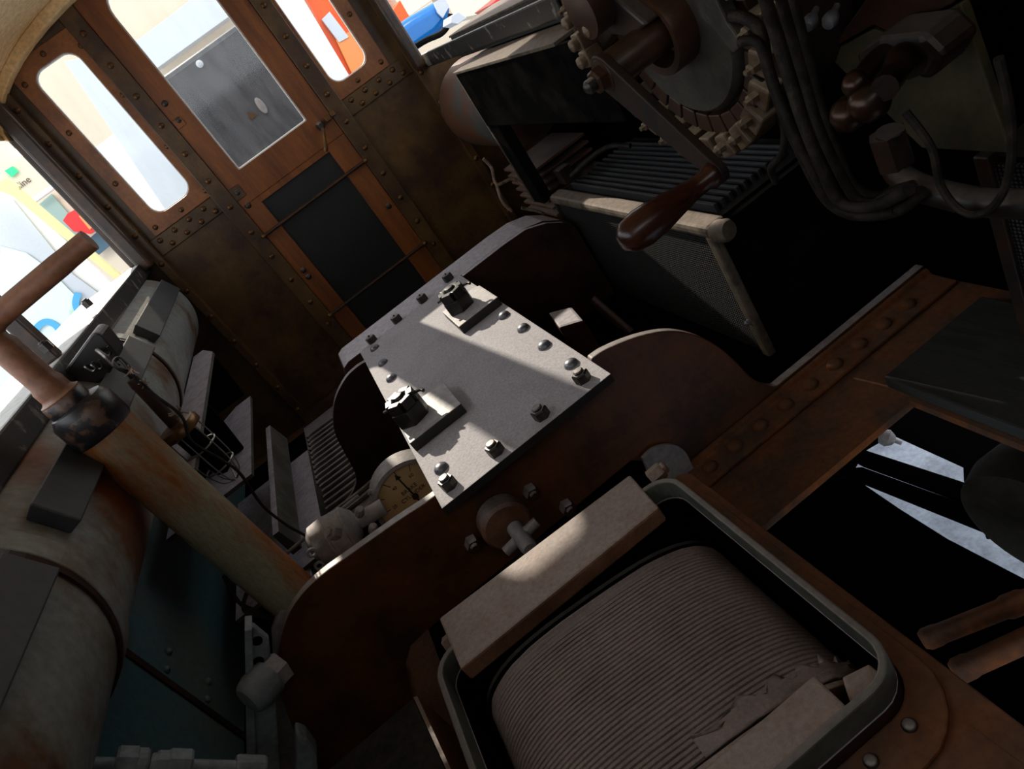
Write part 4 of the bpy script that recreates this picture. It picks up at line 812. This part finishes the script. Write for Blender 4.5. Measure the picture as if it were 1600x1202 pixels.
out_panel('ceiling_beam', [(205, 70), (350, -40), (380, 10), (230, 118)], 9.0, .3, M_lgrey, 'pale grey ceiling beam seen at the top of the door window', 'beam')
# orange coach beyond the right front window
oc = thing('orange_coach', 'orange and white coach outside the right front window', 'coach', W(550, 100, 'Y', 7.5))
pz('body_side', [(470, -20), (540, -60), (620, 60), (560, 140), (520, 80)], 'Y', 7.5, .4, M_orange, oc)
pz('pale_side', [(525, 62), (560, 40), (600, 90), (555, 125)], 'Y', 7.45, .04, M_peach, oc)
pz('white_end', [(440, -40), (475, 0), (548, 122), (530, 140), (430, 0)], 'Y', 7.4, .06, M_white, oc)
pz('coach_window', [(503, 30), (515, 18), (545, 58), (530, 66)], 'Y', 7.44, .05, M_lgrey, oc)
pz('door_window', [(492, 50), (498, 46), (519, 78), (513, 83)], 'Y', 7.44, .05, M_dgrey, oc)
# blue car beyond the right side window
bcx = thing('blue_car', 'glossy blue car body with windscreen and black mirror arm outside the right window', 'car', W(680, 50, 'Y', 5.4))
bm = NB(); prism(bm, Ws([(608, 48), (640, 25), (680, 2), (697, -8), (705, 12), (703, 35), (685, 55), (650, 80), (620, 100)], 'Y', 5.4), (0, .7, 0)); obj('car_body', bm, M_blue, bcx, .06, True, 4)
pz('windscreen', [(678, 4), (694, -6), (702, 10), (692, 28), (684, 20)], 'Y', 5.37, .02, M_lgrey, bcx)
bm = NB(); tube(bm, smoothpath(Ws([(650, 72), (668, 62), (690, 52), (702, 36), (704, 22)], 'Y', 5.34), 5), .02, 8); obj('mirror_arm', bm, M_black, bcx, smooth=True)
out_panel('orange_van', [(606, 28), (625, 0), (640, 26), (618, 42)], 6.6, .4, M_orange, 'orange van front behind the blue car', 'van')
out_panel('cream_bus', [(590, -30), (700, -60), (840, -50), (760, 20), (712, 30), (690, -10), (640, 25)], 7.4, .4, M_busc, 'cream bus side behind the blue car', 'bus')
out_panel('silver_car', [(705, 25), (716, 18), (730, 28), (716, 38), (704, 36)], 4.9, .2, M_lgrey, 'silver object next to the blue car', 'car')
out_panel('red_car', [(765, 8), (800, -20), (815, -12), (780, 14)], 5.6, .4, M_red, 'red car bonnet at the top edge right of the blue car', 'car')

# ================================================================== LIGHT
w = bpy.data.worlds.new('World'); bpy.context.scene.world = w; w.use_nodes = True
bg = w.node_tree.nodes['Background']; bg.inputs[0].default_value = (.90, .95, 1.0, 1); bg.inputs[1].default_value = 2.0
sun = bpy.data.lights.new('sun', 'SUN'); sun.energy = 6.2; sun.angle = math.radians(.6); sun.color = (1, .88, .72)
so = bpy.data.objects.new('sun', sun); C.objects.link(so)
sd = Vector((.16, -1, -math.tan(math.radians(30.8))*math.hypot(1, .16)))
so.rotation_euler = sd.to_track_quat('-Z', 'Y').to_euler()

for nm, loc, tgt, en in (('hall_fill', (-3.5, 3.0, 4.2), (-2.0, 8.5, -.3), 110), ('hall_fill', (2.0, 3.2, 4.4), (1.0, 8.0, 0), 90)):  # area fills added out of view to brighten hall wall and exhibits
    L_ = bpy.data.lights.new(nm, 'AREA'); L_.energy = en; L_.size = 1.6; L_.color = (1, .96, .9)
    o = bpy.data.objects.new(nm, L_); C.objects.link(o); o.location = loc; o.rotation_euler = (Vector(tgt)-Vector(loc)).to_track_quat('-Z', 'Y').to_euler()

# ================================================================== CAMERA
cam = bpy.data.cameras.new('camera'); cam.sensor_fit = 'HORIZONTAL'; cam.sensor_width = 36; cam.lens = 36*F/1600; cam.clip_start = .02
cob = bpy.data.objects.new('camera', cam); C.objects.link(cob)
cob.matrix_world = Matrix(((RX.x, -RY.x, -RZ.x, 0), (RX.y, -RY.y, -RZ.y, 0), (RX.z, -RY.z, -RZ.z, 0), (0, 0, 0, 1)))
S = bpy.context.scene; S.camera = cob
S.view_settings.view_transform = 'Standard'; S.view_settings.look = 'None'; S.view_settings.exposure = 0; S.view_settings.gamma = 1; S.view_settings.use_curve_mapping = False
